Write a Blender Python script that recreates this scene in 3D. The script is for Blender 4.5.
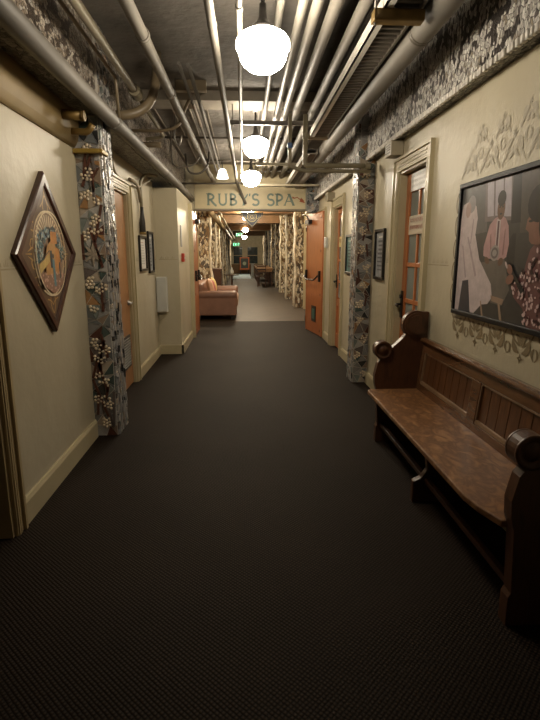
import bpy, bmesh, math, random
from mathutils import Vector, Matrix
from mathutils.geometry import delaunay_2d_cdt
for o in list(bpy.data.objects): bpy.data.objects.remove(o)
SC = bpy.context.scene
COL = SC.collection
PI = math.pi
# ------------------------------------------------------------ camera
cd = bpy.data.cameras.new('camera'); cam = bpy.data.objects.new('camera', cd); COL.objects.link(cam)
cam.location = (0, 0, 1.4)
cam.rotation_euler = (math.radians(90 - 11.969), 0, math.radians(-3.024))
cd.sensor_fit = 'VERTICAL'; cd.sensor_height = 36.0; cd.lens = 500 / 720 * 36.0
cd.clip_start = 0.02; cd.clip_end = 200
SC.camera = cam
# ------------------------------------------------------------ world and exposure
w = bpy.data.worlds.new('world'); SC.world = w; w.use_nodes = True
w.node_tree.nodes['Background'].inputs[0].default_value = (1.0, 0.88, 0.7, 1)
w.node_tree.nodes['Background'].inputs[1].default_value = 0.02
SC.view_settings.view_transform = 'Standard'; SC.view_settings.look = 'None'
SC.view_settings.exposure = 0.95; SC.view_settings.gamma = 1.0; SC.view_settings.use_curve_mapping = False
GLOBE = 36.0        # strength of the opal glass globes
WARM = (1.0, 0.88, 0.70)

# ------------------------------------------------------------ materials
def nodes_of(name):
    m = bpy.data.materials.new(name); m.use_nodes = True
    nt = m.node_tree; return m, nt, nt.nodes['Principled BSDF']
def N(nt, typ, **kw):
    n = nt.nodes.new(typ)
    for k, v in kw.items(): setattr(n, k, v)
    return n
def ramp(nt, fac, stops, mode='LINEAR'):
    r = N(nt, 'ShaderNodeValToRGB'); e = r.color_ramp.elements; r.color_ramp.interpolation = mode
    e[0].position = stops[0][0]; e[0].color = (*stops[0][1], 1)
    e[1].position = stops[-1][0]; e[1].color = (*stops[-1][1], 1)
    for p, c in stops[1:-1]:
        x = e.new(p); x.color = (*c, 1)
    nt.links.new(fac, r.inputs[0]); return r.outputs[0]
def coords(nt, scale=(1, 1, 1), rot=(0, 0, 0)):
    g = N(nt, 'ShaderNodeNewGeometry'); mp = N(nt, 'ShaderNodeMapping')
    mp.inputs['Scale'].default_value = scale; mp.inputs['Rotation'].default_value = rot
    nt.links.new(g.outputs['Position'], mp.inputs[0]); return mp.outputs[0]
def bump(nt, b, h, strength=.3, dist=.01):
    n = N(nt, 'ShaderNodeBump'); n.inputs['Strength'].default_value = strength; n.inputs['Distance'].default_value = dist
    nt.links.new(h, n.inputs['Height']); nt.links.new(n.outputs[0], b.inputs['Normal'])
def mul(c, k): return tuple(max(0, min(1, x * k)) for x in c)
CACHE = {}
def mat(name, col, rough=.5, metal=0, var=.12, nscale=6, bs=0, bdist=.004, bscale=40, spec=.5, coat=0):
    if name in CACHE: return CACHE[name]
    m, nt, b = nodes_of(name)
    b.inputs['Roughness'].default_value = rough; b.inputs['Metallic'].default_value = metal
    b.inputs['Specular IOR Level'].default_value = spec; b.inputs['Coat Weight'].default_value = coat
    v = coords(nt)
    n = N(nt, 'ShaderNodeTexNoise'); n.inputs['Scale'].default_value = nscale; n.inputs['Detail'].default_value = 4
    nt.links.new(v, n.inputs[0])
    nt.links.new(ramp(nt, n.outputs[0], [(.3, mul(col, 1 - var)), (.7, mul(col, 1 + var))]), b.inputs['Base Color'])
    if bs:
        n2 = N(nt, 'ShaderNodeTexNoise'); n2.inputs['Scale'].default_value = bscale; n2.inputs['Detail'].default_value = 5
        nt.links.new(v, n2.inputs[0]); bump(nt, b, n2.outputs[0], bs, bdist)
    CACHE[name] = m; return m
def wood(name, c1, c2, scale=(1, 1, 1), rough=.35, coat=.2, ring=14):
    if name in CACHE: return CACHE[name]
    m, nt, b = nodes_of(name)
    v = coords(nt, scale)
    n = N(nt, 'ShaderNodeTexNoise'); n.inputs['Scale'].default_value = ring; n.inputs['Detail'].default_value = 6; n.inputs['Distortion'].default_value = .6
    nt.links.new(v, n.inputs[0])
    nt.links.new(ramp(nt, n.outputs[0], [(.3, c1), (.52, c2), (.7, mul(c1, .8))]), b.inputs['Base Color'])
    b.inputs['Roughness'].default_value = rough; b.inputs['Coat Weight'].default_value = coat; b.inputs['Coat Roughness'].default_value = .2
    bump(nt, b, n.outputs[0], .15, .003)
    CACHE[name] = m; return m
def emit(name, col, s):
    if name in CACHE: return CACHE[name]
    m, nt, b = nodes_of(name)
    b.inputs['Base Color'].default_value = (.9, .88, .82, 1); b.inputs['Emission Color'].default_value = (*col, 1); b.inputs['Emission Strength'].default_value = s
    CACHE[name] = m; return m
def mosaic_mat(name, stops, scale=22, grout=(.12, .11, .1), streak=None, sscale=3.0, stretch=(1, 1, 1), gw=.03, seed=0, rough=.35):
    if name in CACHE: return CACHE[name]
    m, nt, b = nodes_of(name)
    v = coords(nt, stretch)
    ns = N(nt, 'ShaderNodeTexNoise'); ns.inputs['Scale'].default_value = 5; nt.links.new(v, ns.inputs[0])
    mx = N(nt, 'ShaderNodeMixRGB'); mx.inputs[0].default_value = .06; nt.links.new(v, mx.inputs[1]); nt.links.new(ns.outputs['Color'], mx.inputs[2])
    vo = N(nt, 'ShaderNodeTexVoronoi'); vo.inputs['Scale'].default_value = scale; nt.links.new(mx.outputs[0], vo.inputs['Vector'])
    ve = N(nt, 'ShaderNodeTexVoronoi', feature='DISTANCE_TO_EDGE'); ve.inputs['Scale'].default_value = scale; nt.links.new(mx.outputs[0], ve.inputs['Vector'])
    sep = N(nt, 'ShaderNodeSeparateColor'); nt.links.new(vo.outputs['Color'], sep.inputs[0])
    c = ramp(nt, sep.outputs[0], stops, 'CONSTANT')
    if streak:
        wv = N(nt, 'ShaderNodeTexNoise'); wv.inputs['Scale'].default_value = sscale; wv.inputs['Detail'].default_value = 1; wv.inputs['Distortion'].default_value = 1.5
        nt.links.new(vo.outputs['Position'], wv.inputs[0])
        f = ramp(nt, wv.outputs[0], [(0, (0, 0, 0)), (.46, (1, 1, 1)), (.525, (0, 0, 0))], 'CONSTANT')
        m2 = N(nt, 'ShaderNodeMixRGB'); nt.links.new(f, m2.inputs[0]); nt.links.new(c, m2.inputs[1]); m2.inputs[2].default_value = (*streak, 1)
        c = m2.outputs[0]
    lt = N(nt, 'ShaderNodeMath', operation='LESS_THAN'); nt.links.new(ve.outputs['Distance'], lt.inputs[0]); lt.inputs[1].default_value = gw
    m3 = N(nt, 'ShaderNodeMixRGB'); nt.links.new(lt.outputs[0], m3.inputs[0]); nt.links.new(c, m3.inputs[1]); m3.inputs[2].default_value = (*grout, 1)
    nt.links.new(m3.outputs[0], b.inputs['Base Color']); b.inputs['Roughness'].default_value = rough
    mr = N(nt, 'ShaderNodeMapRange'); mr.inputs[2].default_value = .12; nt.links.new(ve.outputs['Distance'], mr.inputs[0])
    bump(nt, b, mr.outputs[0], .8, .012)
    CACHE[name] = m; return m

def wall_material():
    m, nt, b = nodes_of('painted_wall')
    v = coords(nt, (1, 1, .5))
    n = N(nt, 'ShaderNodeTexNoise'); n.inputs['Scale'].default_value = 2.2; n.inputs['Detail'].default_value = 6; nt.links.new(v, n.inputs[0])
    c = ramp(nt, n.outputs[0], [(.3, (.44, .385, .265)), (.5, (.50, .44, .31)), (.7, (.53, .48, .355))])
    nt.links.new(c, b.inputs['Base Color']); b.inputs['Roughness'].default_value = .42
    n2 = N(nt, 'ShaderNodeTexNoise'); n2.inputs['Scale'].default_value = 14; n2.inputs['Detail'].default_value = 5; nt.links.new(coords(nt), n2.inputs[0])
    bump(nt, b, n2.outputs[0], .35, .01)
    return m
def carpet_material():
    m, nt, b = nodes_of('ribbed_dark_carpet')
    v = coords(nt, (1, 1, 0), (0, 0, 0))
    vo = N(nt, 'ShaderNodeTexVoronoi'); vo.inputs['Scale'].default_value = 70; vo.inputs['Randomness'].default_value = .12
    mp = N(nt, 'ShaderNodeMapping'); mp.inputs['Rotation'].default_value = (0, 0, .78); nt.links.new(v, mp.inputs[0]); nt.links.new(mp.outputs[0], vo.inputs['Vector'])
    n = N(nt, 'ShaderNodeTexNoise'); n.inputs['Scale'].default_value = 1.3; n.inputs['Detail'].default_value = 5; nt.links.new(v, n.inputs[0])
    base = ramp(nt, n.outputs[0], [(.3, (.027, .0175, .0125)), (.7, (.042, .028, .020))])
    dots = ramp(nt, vo.outputs['Distance'], [(.12, (1.0, 1.0, 1.0)), (.5, (.12, .11, .10))])
    mx = N(nt, 'ShaderNodeMixRGB', blend_type='MULTIPLY'); mx.inputs[0].default_value = 1
    nt.links.new(base, mx.inputs[1]); nt.links.new(dots, mx.inputs[2])
    n3 = N(nt, 'ShaderNodeTexNoise'); n3.inputs['Scale'].default_value = 3.1; nt.links.new(v, n3.inputs[0])
    sp = ramp(nt, n3.outputs[0], [(.74, (0, 0, 0)), (.80, (.22, .22, .22))])
    m2 = N(nt, 'ShaderNodeMixRGB'); nt.links.new(sp, m2.inputs[0]); nt.links.new(mx.outputs[0], m2.inputs[1]); m2.inputs[2].default_value = (.05, .05, .045, 1)
    nt.links.new(m2.outputs[0], b.inputs['Base Color'])
    b.inputs['Roughness'].default_value = .68; b.inputs['Specular IOR Level'].default_value = .12
    b.inputs['Specular Tint'].default_value = (1, .86, .68, 1); b.inputs['Sheen Weight'].default_value = .0; b.inputs['Sheen Roughness'].default_value = .5; b.inputs['Sheen Tint'].default_value = (1, .9, .78, 1)
    inv = N(nt, 'ShaderNodeMath', operation='SUBTRACT'); inv.inputs[0].default_value = 1; nt.links.new(vo.outputs['Distance'], inv.inputs[1])
    bump(nt, b, inv.outputs[0], .6, .006)
    return m
M_WALL = wall_material(); M_CARPET = carpet_material()
M_TRIM = mat('trim_paint', (.50, .43, .27), .3, var=.05, bs=.05)
M_OCHRE = mat('ochre_paint', (.33, .235, .085), .4, var=.1)
M_CEIL = mat('painted_concrete', (.19, .17, .145), .75, var=.25, nscale=3, bs=.9, bdist=.02, bscale=9)
M_CBEAM = mat('ceiling_beam_paint', (.33, .29, .23), .6, var=.15, bs=.3, bscale=12)
M_PIPE = mat('pipe_paint_grey', (.175, .158, .132), .55, var=.08, nscale=4, bs=.12, bscale=25)
M_PIPEL = mat('pipe_paint_pale', (.23, .212, .178), .5, var=.08, nscale=4, bs=.1, bscale=25)
M_PIPED = mat('pipe_paint_taupe', (.11, .095, .075), .4, var=.1, nscale=4, bs=.12, bscale=25)
M_PIPET = mat('pipe_paint_tan', (.21, .16, .095), .4, var=.1, bs=.1, bscale=25)
M_PIPEC = mat('pipe_paint_cream', (.27, .232, .155), .45, var=.08, bs=.1)
M_OLD = mat('old_brass_brown', (.20, .125, .035), .45, .3, var=.25, nscale=12)
M_DKMET = mat('dark_metal', (.035, .032, .03), .35, .6, var=.2)
M_STEEL = mat('galvanised_steel', (.32, .30, .27), .4, .6, var=.15, nscale=20)
M_BLACK = mat('black_paint', (.012, .011, .01), .35, var=.2)
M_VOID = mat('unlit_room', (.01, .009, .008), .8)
M_ORANGE = wood('orange_door_wood', (.42, .125, .035), (.50, .165, .05), (6, 6, .6), .35, .25, 6)
M_REDW = wood('red_brown_door_wood', (.21, .045, .018), (.27, .065, .025), (6, 6, .6), .35, .25, 6)
M_TANW = wood('tan_door_wood', (.34, .15, .055), (.40, .19, .075), (6, 6, .6), .35, .2, 6)
M_PEW = wood('pew_end_wood', (.060, .024, .011), (.09, .036, .016), (5, 5, .8), .38, .15, 8)
M_SEAT = wood('pew_seat_wood', (.40, .205, .088), (.15, .065, .025), (2.6, 1.4, 2), .42, .12, 6)
M_PANEL = wood('pew_panel_wood', (.17, .075, .031), (.085, .034, .014), (6, 6, .7), .3, .3, 7)
M_RAIL = wood('pew_rail_wood', (.095, .042, .018), (.14, .064, .028), (3, .6, 3), .25, .5, 7)
M_FRAMED = wood('dark_frame_wood', (.035, .013, .009), (.06, .022, .014), (3, 3, 3), .3, .3, 8)
M_WHITE = mat('white_enamel', (.62, .62, .58), .35, var=.04)
M_PAPER = mat('white_paper', (.68, .66, .6), .6, var=.03)
M_GLASS = mat('frosted_pane', (.22, .25, .23), .12, var=.15, nscale=3)
M_RED = mat('red_enamel', (.45, .05, .03), .35, var=.05)
M_GREEN = emit('exit_green', (.1, .8, .35), 1.6)
M_GLOBE = emit('opal_glass_lit', WARM, GLOBE)

# ------------------------------------------------------------ mesh builder
class MB:
    def __init__(s): s.v = []; s.f = []; s.m = []; s.sm = []
    def face(s, idx, m=0, sm=False): s.f.append(tuple(idx)); s.m.append(m); s.sm.append(sm)
    def box(s, a, b, m=0):
        x0, x1 = sorted((a[0], b[0])); y0, y1 = sorted((a[1], b[1])); z0, z1 = sorted((a[2], b[2])); n = len(s.v)
        s.v += [(x, y, z) for z in (z0, z1) for y in (y0, y1) for x in (x0, x1)]
        for q in ((0, 2, 3, 1), (4, 5, 7, 6), (0, 1, 5, 4), (2, 6, 7, 3), (0, 4, 6, 2), (1, 3, 7, 5)): s.face([n + i for i in q], m)
        return s
    def poly(s, pts, m=0):
        n = len(s.v); s.v += [tuple(p) for p in pts]; s.face(range(n, n + len(pts)), m); return s
    def prism(s, pts, d, m=0, sm=False):
        """closed planar outline pushed along vector d"""
        n = len(s.v); k = len(pts); d = Vector(d)
        s.v += [tuple(p) for p in pts] + [tuple(Vector(p) + d) for p in pts]
        s.face(range(n, n + k), m); s.face([n + k + i for i in reversed(range(k))], m)
        for i in range(k):
            j = (i + 1) % k; s.face((n + i, n + k + i, n + k + j, n + j), m, sm)
        return s
    def tube(s, pts, r, seg=12, m=0, cap=True, bend=0):
        pts = [Vector(p) for p in pts]
        if bend and len(pts) > 2:                       # round every corner
            q = [pts[0]]
            for i in range(1, len(pts) - 1):
                a, b, c = pts[i - 1], pts[i], pts[i + 1]
                d1 = min(bend, (a - b).length * .48); d2 = min(bend, (c - b).length * .48)
                p0 = b + (a - b).normalized() * d1; p1 = b + (c - b).normalized() * d2
                for t in range(7):
                    t /= 6; q.append(p0 * (1 - t) ** 2 + b * 2 * t * (1 - t) + p1 * t * t)
            q.append(pts[-1]); pts = q
        rr = r if isinstance(r, (list, tuple)) else [r] * len(pts)
        n = len(s.v); up = None
        for i, p in enumerate(pts):
            t = (pts[min(i + 1, len(pts) - 1)] - pts[max(i - 1, 0)]).normalized()
            if up is None:
                up = Vector((0, 0, 1)) if abs(t.z) < .9 else Vector((1, 0, 0))
            a = t.cross(up).normalized(); up = a.cross(t).normalized()
            for k in range(seg):
                th = 2 * PI * k / seg; s.v.append(tuple(p + (a * math.cos(th) + up * math.sin(th)) * rr[i]))
        for i in range(len(pts) - 1):
            for k in range(seg):
                k2 = (k + 1) % seg; s.face((n + i * seg + k, n + i * seg + k2, n + (i + 1) * seg + k2, n + (i + 1) * seg + k), m, True)
        if cap:
            s.face([n + k for k in reversed(range(seg))], m); e = n + (len(pts) - 1) * seg; s.face([e + k for k in range(seg)], m)
        return s
    def lathe(s, c, prof, seg=24, m=0, axis='z'):
        n = len(s.v); c = Vector(c)
        for r, h in prof:
            for k in range(seg):
                th = 2 * PI * k / seg; x, y = r * math.cos(th), r * math.sin(th)
                o = {'z': (x, y, h), 'x': (h, x, y), 'y': (x, h, y)}[axis]; s.v.append(tuple(c + Vector(o)))
        for i in range(len(prof) - 1):
            for k in range(seg):
                k2 = (k + 1) % seg; s.face((n + i * seg + k, n + i * seg + k2, n + (i + 1) * seg + k2, n + (i + 1) * seg + k), m, True)
        if prof[0][0] > 1e-4: s.face([n + k for k in reversed(range(seg))], m)
        if prof[-1][0] > 1e-4: e = n + (len(prof) - 1) * seg; s.face([e + k for k in range(seg)], m)
        return s
    def build(s, name, mats, parent=None, bevel=0, loc=None, seg=2):
        me = bpy.data.meshes.new(name)
        if loc is None:
            if parent is not None: loc = wl(parent)
            else:
                xs, ys, zs = zip(*s.v); loc = Vector(((min(xs) + max(xs)) / 2, (min(ys) + max(ys)) / 2, min(zs)))
        loc = Vector(loc)
        me.from_pydata([tuple(Vector(p) - loc) for p in s.v], [], s.f)
        for mm in (mats if isinstance(mats, (list, tuple)) else [mats]): me.materials.append(mm)
        for p, mi, sm in zip(me.polygons, s.m, s.sm): p.material_index = mi; p.use_smooth = sm
        bm = bmesh.new(); bm.from_mesh(me); bmesh.ops.recalc_face_normals(bm, faces=bm.faces); bm.to_mesh(me); bm.free()
        o = bpy.data.objects.new(name, me); COL.objects.link(o)
        WL[o.name] = loc; o.location = loc
        if parent is not None:
            o.parent = parent; o.location = loc - wl(parent)
        if bevel:
            b = o.modifiers.new('bevel', 'BEVEL'); b.width = bevel; b.segments = seg; b.limit_method = 'ANGLE'
        return o
WL = {}
def wl(o): return WL[o.name]
def tag(o, label=None, cat=None, group=None, kind=None):
    if label: o['label'] = label
    if cat: o['category'] = cat
    if group: o['group'] = group
    if kind: o['kind'] = kind
    return o
def thing(name, loc, label, cat, group=None):
    o = bpy.data.objects.new(name, None); COL.objects.link(o); o.empty_display_size = .1; o.location = loc; WL[o.name] = Vector(loc)
    return tag(o, label, cat, group)
def struct(name, mb, m, **k):
    return tag(mb.build(name, m, **k), kind='structure')
def sempty(name, loc):
    o = bpy.data.objects.new(name, None); COL.objects.link(o); o.location = loc; WL[o.name] = Vector(loc); o['kind'] = 'structure'; return o
def copy_thing(root, loc, label, group=None):
    r = root.copy(); COL.objects.link(r); r.location = loc; WL[r.name] = Vector(loc); r['label'] = label
    if group: r['group'] = group
    def rec(a, b):
        for ch in list(a.children):
            c = ch.copy(); COL.objects.link(c); c.parent = b; rec(ch, c)
    rec(root, r); return r

# ============================================================ SETTING
struct('floor', MB().box((-2, -2.6, -.1), (2.2, 10.6, 0)), M_CARPET)
struct('floor', MB().box((-2, 10.6, -.1), (2.2, 40, 0)), mat('lounge_carpet', (.056, .037, .020), .6, var=.2, nscale=2.5, bs=.3, bscale=90))
struct('ceiling', MB().box((-1.6, -2.6, 2.95), (2.0, 40, 3.1)), M_CEIL)
def wall_run(mb, x0, x1, y0, y1, openings, top):
    y = y0
    for a, b, h in openings:
        mb.box((x0, y, 0), (x1, a, top)); mb.box((x0, a, h), (x1, b, top)); y = b
    mb.box((x0, y, 0), (x1, y1, top))
wlm = MB()
wall_run(wlm, -1.17, -1.4, -2.6, 3.8, [(1.45, 2.36, 2.05)], 2.34)
wall_run(wlm, -1.2, -1.4, 3.8, 7.1, [(4.62, 5.50, 2.02)], 2.34)
WALL_L = struct('wall_left', wlm, M_WALL)
pier = MB().box((-1.2, 7.1, 0), (-.885, 9.4, 2.27))
pier.box((-1.2, 9.4, 0), (-.85, 9.6, 2.95))
struct('wall_left', pier, M_WALL)
wr = MB()
wall_run(wr, 1.36, 1.6, -2.6, 9.4, [(3.80, 4.48, 2.09), (6.95, 7.62, 2.07), (8.42, 9.2, 2.05)], 2.34)
WALL_R = struct('wall_right', wr, M_WALL)
struct('wall_back', MB().box((-1.5, -2.7, 0), (1.7, -2.6, 2.95)), M_WALL)
# cove below the beam on the left
prof = [(-1.17, 2.12), (-1.158, 2.12), (-1.145, 2.135), (-1.128, 2.17), (-1.12, 2.22), (-1.118, 2.28), (-1.12, 2.34), (-1.17, 2.34)]
mb = MB(); mb.prism([(x, -2.6, z) for x, z in prof], (0, 6.36, 0), sm=True)
struct('trim_1', mb, mat('cove_paint', (.29, .205, .085), .55, var=.08))
# baseboards
def base(name, x, sgn, runs, h=.13):
    mb = MB()
    for y0, y1 in runs:
        mb.prism([(x, y0, 0), (x + sgn * .022, y0, 0), (x + sgn * .022, y0, h - .02), (x + sgn * .012, y0, h), (x, y0, h)], (0, y1 - y0, 0))
    return struct(name, mb, M_TRIM)
base('baseboard_left', -1.17, 1, [(-2.6, 1.35), (2.45, 3.78)], .14)
base('baseboard_left', -1.2, 1, [(5.62, 7.1)])
mb = MB(); mb.box((-1.2, 7.075, 0), (-.86, 7.1, .13)); mb.box((-.885, 7.075, 0), (-.86, 8.45, .13))
struct('baseboard_left', mb, M_TRIM)
base('baseboard_right', 1.36, -1, [(-2.6, 3.68), (4.6, 5.34), (5.6, 6.83), (7.74, 8.3)])
# mosaic beams
SIL = [(0, (.52, .49, .45)), (.25, (.70, .67, .61)), (.5, (.42, .39, .35)), (.65, (.78, .75, .7)), (.85, (.32, .27, .20)), (.95, (.14, .12, .11))]
M_BEAMR = mosaic_mat('beam_tiles_right', SIL, 46, (.10, .09, .08), streak=(.055, .045, .04), sscale=4.5, stretch=(1, 1.1, .8))
M_BEAML = mosaic_mat('beam_tiles_left', [(0, (.36, .31, .25)), (.3, (.52, .46, .38)), (.55, (.28, .22, .16)), (.75, (.48, .45, .41)), (.9, (.16, .12, .09))], 44, (.08, .07, .06), streak=(.07, .05, .035), sscale=3.2, stretch=(1, .8, 1.5))
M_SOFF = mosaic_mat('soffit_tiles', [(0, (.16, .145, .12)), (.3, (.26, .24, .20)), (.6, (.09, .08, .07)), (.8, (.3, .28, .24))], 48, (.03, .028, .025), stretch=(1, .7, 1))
def beam(name, xf, xb, m):
    mb = MB(); n = 0
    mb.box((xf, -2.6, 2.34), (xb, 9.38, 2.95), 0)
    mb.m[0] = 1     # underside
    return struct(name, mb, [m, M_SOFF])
beam('trim_2', -1.0, -1.4, M_BEAML)
BR = beam('trim_3', 1.27, 1.6, M_BEAMR)
mb = MB(); y = -.5; random.seed(4)
while y < 9.3:
    L = random.uniform(.032, .044); d = random.uniform(0, .006)
    mb.box((1.262 - d, y, 2.333 - d), (1.285, y + L - .015, 2.366)); y += L
mb.build('tile_edging', mat('pale_edge_tile', (.74, .70, .64), .3, var=.25, nscale=30), BR, bevel=.003, seg=1)
# ceiling beams over the near corridor
mb = MB(); mb.box((-1.0, 5.30, 2.86), (1.27, 5.62, 2.96)); struct('trim_4', mb, M_CBEAM)
mb = MB()
for k in range(12):
    x = -.95 + k * .19; mb.box((x, 5.62, 2.935), (x + .012, 9.4, 2.96))
struct('trim_5', mb, M_CBEAM)
# lintel of the portal with lettering
LINT = struct('wall_front', MB().box((-.86, 9.4, 2.19), (1.6, 9.6, 2.95)), mat('lintel_paint', (.60, .51, .31), .45, var=.06))
struct('wall_front', MB().box((1.27, 9.4, 0), (1.6, 9.6, 2.19)), M_WALL)
mb = MB(); mb.box((-.86, 9.37, 2.165), (1.27, 9.6, 2.195)); struct('trim_6', mb, mat('lintel_edge', (.23, .19, .13), .5))
def ribbon(mb, pts, w, plane, m=0, depth=.002):
    """flat painted stroke: pts in (u,v), plane maps (u,v,off) to the room, w width or widths"""
    ws = w if isinstance(w, (list, tuple)) else [w] * len(pts)
    L = []; R = []
    for i, p in enumerate(pts):
        a = Vector(pts[max(i - 1, 0)]); b = Vector(pts[min(i + 1, len(pts) - 1)]); t = (b - a).normalized(); n = Vector((-t.y, t.x))
        L.append(Vector(p) + n * ws[i] / 2); R.append(Vector(p) - n * ws[i] / 2)
    for i in range(len(pts) - 1):
        mb.poly([plane(*L[i], depth), plane(*R[i], depth), plane(*R[i + 1], depth), plane(*L[i + 1], depth)], m)
def arc(cx, cy, rx, ry, a0, a1, n=14):
    return [(cx + rx * math.cos(math.radians(a0 + (a1 - a0) * i / n)), cy + ry * math.sin(math.radians(a0 + (a1 - a0) * i / n))) for i in range(n + 1)]
def qb(p0, p1, p2, n=8):
    return [tuple(Vector(p0) * (1 - t) ** 2 + Vector(p1) * 2 * t * (1 - t) + Vector(p2) * t * t) for t in [i / n for i in range(n + 1)]]
G = {  # strokes of each letter on a 1-high field: (points, width)
 'R': ([([(.12, 0), (.12, 1)], .13), (arc(.14, .73, .42, .27, 95, -95), .12), ([(.3, .48), (.5, .2), (.72, -.04), (.8, -.06)], .13), ([(0, 0), (.25, 0)], .05), ([(-.05, 1), (.2, 1)], .05)], .82),
 'U': ([([(.12, 1), (.12, .35)] + arc(.4, .33, .28, .33, 180, 360)[1:] + [(.68, 1)], .11), ([(0, 1), (.24, 1)], .05), ([(.56, 1), (.8, 1)], .05)], .85),
 'B': ([([(.12, 0), (.12, 1)], .13), (arc(.14, .76, .36, .24, 95, -95), .11), (arc(.14, .27, .44, .27, 95, -95), .12), ([(0, 0), (.2, 0)], .05), ([(0, 1), (.2, 1)], .05)], .72),
 'Y': ([([(.05, 1), (.2, .75), (.38, .5)], .12), ([(.72, 1), (.58, .75), (.38, .5)], .08), ([(.38, .52), (.38, 0)], .12), ([(.25, 0), (.51, 0)], .05), ([(-.05, 1), (.18, 1)], .05)], .72),
 "'": ([([(.08, 1.05), (.04, .8)], .08)], .14),
 'S': ([(arc(.32, .74, .24, .25, 30, 270) + arc(.30, .25, .27, .26, 90, -150)[1:], .12)], .62),
 'P': ([([(.12, 0), (.12, 1)], .13), (arc(.14, .70, .42, .30, 95, -95), .12), ([(0, 0), (.25, 0)], .05), ([(-.05, 1), (.2, 1)], .05)], .62),
 'A': ([([(.42, 1), (.05, 0)], .08), ([(.42, 1), (.8, 0)], .14), ([(.16, .36), (.66, .36)], .06), ([(-.05, 0), (.15, 0)], .05), ([(.68, 0), (.9, 0)], .05), ([(.28, 1.0), (.5, 1.0)], .06)], .9)}
def write(mb, text, u0, v0, h, wscale, plane, m=0, gap=.1):
    u = u0
    for ch in text:
        if ch == ' ': u += h * wscale * .55; continue
        strokes, adv = G[ch]
        for pts, wd in strokes: ribbon(mb, [(u + x * h * wscale, v0 + y * h) for x, y in pts], wd * h * 1.5, plane, m)
        u += (adv + gap) * h * wscale
    return u
pl_l = lambda u, v, d: (u, 9.4 - d, v)
mb = MB(); UE = write(mb, "RUBY'S SPA", -.635, 2.262, .19, 1.13, pl_l)
o = mb.build('painted_lettering', mat('blue_green_lettering', (.17, .23, .19), .5, var=.15, nscale=20), LINT)
mb = MB(); ribbon(mb, [(.90, 2.40), (.94, 2.385), (.99, 2.40), (1.03, 2.37), (1.07, 2.365), (1.11, 2.34)], [.035, .02, .015, .015, .03, .012], pl_l)
mb.poly([pl_l(u, v, .003) for u, v in [(1.06, 2.395), (1.135, 2.30), (1.03, 2.325)]])
mb.build('painted_arrow', mat('rust_red_paint', (.36, .09, .03), .5), LINT)
# dado stencils: thin line with small crown motifs, painted on the walls
M_STEN = mat('stencil_brown', (.22, .165, .09), .5, var=.15)
M_STEN2 = mat('stencil_faint', (.37, .31, .20), .5, var=.2)
def dado(wall, u0, u1, plane, z=1.325):
    mb = MB(); ribbon(mb, [(u0, z), (u1, z)], .008, plane, 0, .0015); u = u0 + .04
    while u < u1 - .04:
        for dx, h in ((-.02, .022), (0, .036), (.02, .022)): ribbon(mb, [(u + dx, z + .012), (u + dx, z + .012 + h)], [.012, .003], plane, 0, .0015)
        u += .075
    mb.build('stencil_band', M_STEN2, wall)
plL = lambda X: (lambda u, v, d: (X + d, u, v))
plR = lambda X: (lambda u, v, d: (X - d, u, v))
dado(WALL_L, 2.46, 3.76, plL(-1.17)); dado(WALL_L, 5.7, 7.08, plL(-1.2))
dado(WALL_R, 3.3, 3.68, plR(1.36)); dado(WALL_R, 4.62, 5.3, plR(1.36)); dado(WALL_R, 5.65, 6.8, plR(1.36))
dado(WALL_L, -1.16, -.9, lambda u, v, d: (u, 7.1 - d, v))
# big stencil round the photograph on the right wall
mb = MB(); P = plR(1.36)
def motif(mb, u, v, s, flip=1, m=0):
    f = lambda pts: [(u + a * s, v + b * s * flip) for a, b in pts]
    for sg in (-1, 1):
        ribbon(mb, f([(sg * a, b) for a, b in qb((.95, .45), (.75, -.05), (0.08, -.25))]), .012, P, m)
        ribbon(mb, f([(sg * a, b) for a, b in qb((.12, -.55), (.75, -.45), (.62, .22))]), [.008, .02, .035, .04, .035, .03, .02, .012, .006], P, m, .0025)
        ribbon(mb, f([(sg * a, b) for a, b in qb((.05, -.2), (.18, .15), (.45, .2), 5)]), [.01, .03, .03, .025, .015, .005], P, m, .003)
    for a in (0, 90, 180, 270):
        c, q = math.cos(math.radians(a)), math.sin(math.radians(a))
        ribbon(mb, f([(c * .04, -.8 + q * .04), (c * .22, -.8 + q * .22)]), [.022, .004], P, m)
def ringlet(mb, u, v, s, flip=1, m=0):
    for sg in (-1, 1): ribbon(mb, [(u + sg * a * s, v + b * s * flip) for a, b in qb((.05, .3), (.5, 0), (.04, -.38))], [.006, .012, .018, .02, .02, .018, .012, .008, .004], P, m)
for k in range(6):
    u = 3.085 - k * .245; motif(mb, u, .985, .115); ringlet(mb, u - .122, .935, .09)
for k in range(5): motif_z = 1.15 + k * .14; ribbon(mb, qb((3.215, motif_z - .06), (3.26, motif_z), (3.215, motif_z + .06)), .012, P)
mb.build('stencil_border', M_STEN, WALL_R)
mb = MB()
for k in range(6):
    u = 3.085 - k * .245; motif(mb, u, 1.90, .115, -1); ringlet(mb, u - .122, 1.96, .09, -1); motif(mb, u - .12, 2.04, .08, -1)
mb.build('stencil_border', mat('stencil_grey_tan', (.43, .38, .28), .5, var=.15, nscale=10), WALL_R)

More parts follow.
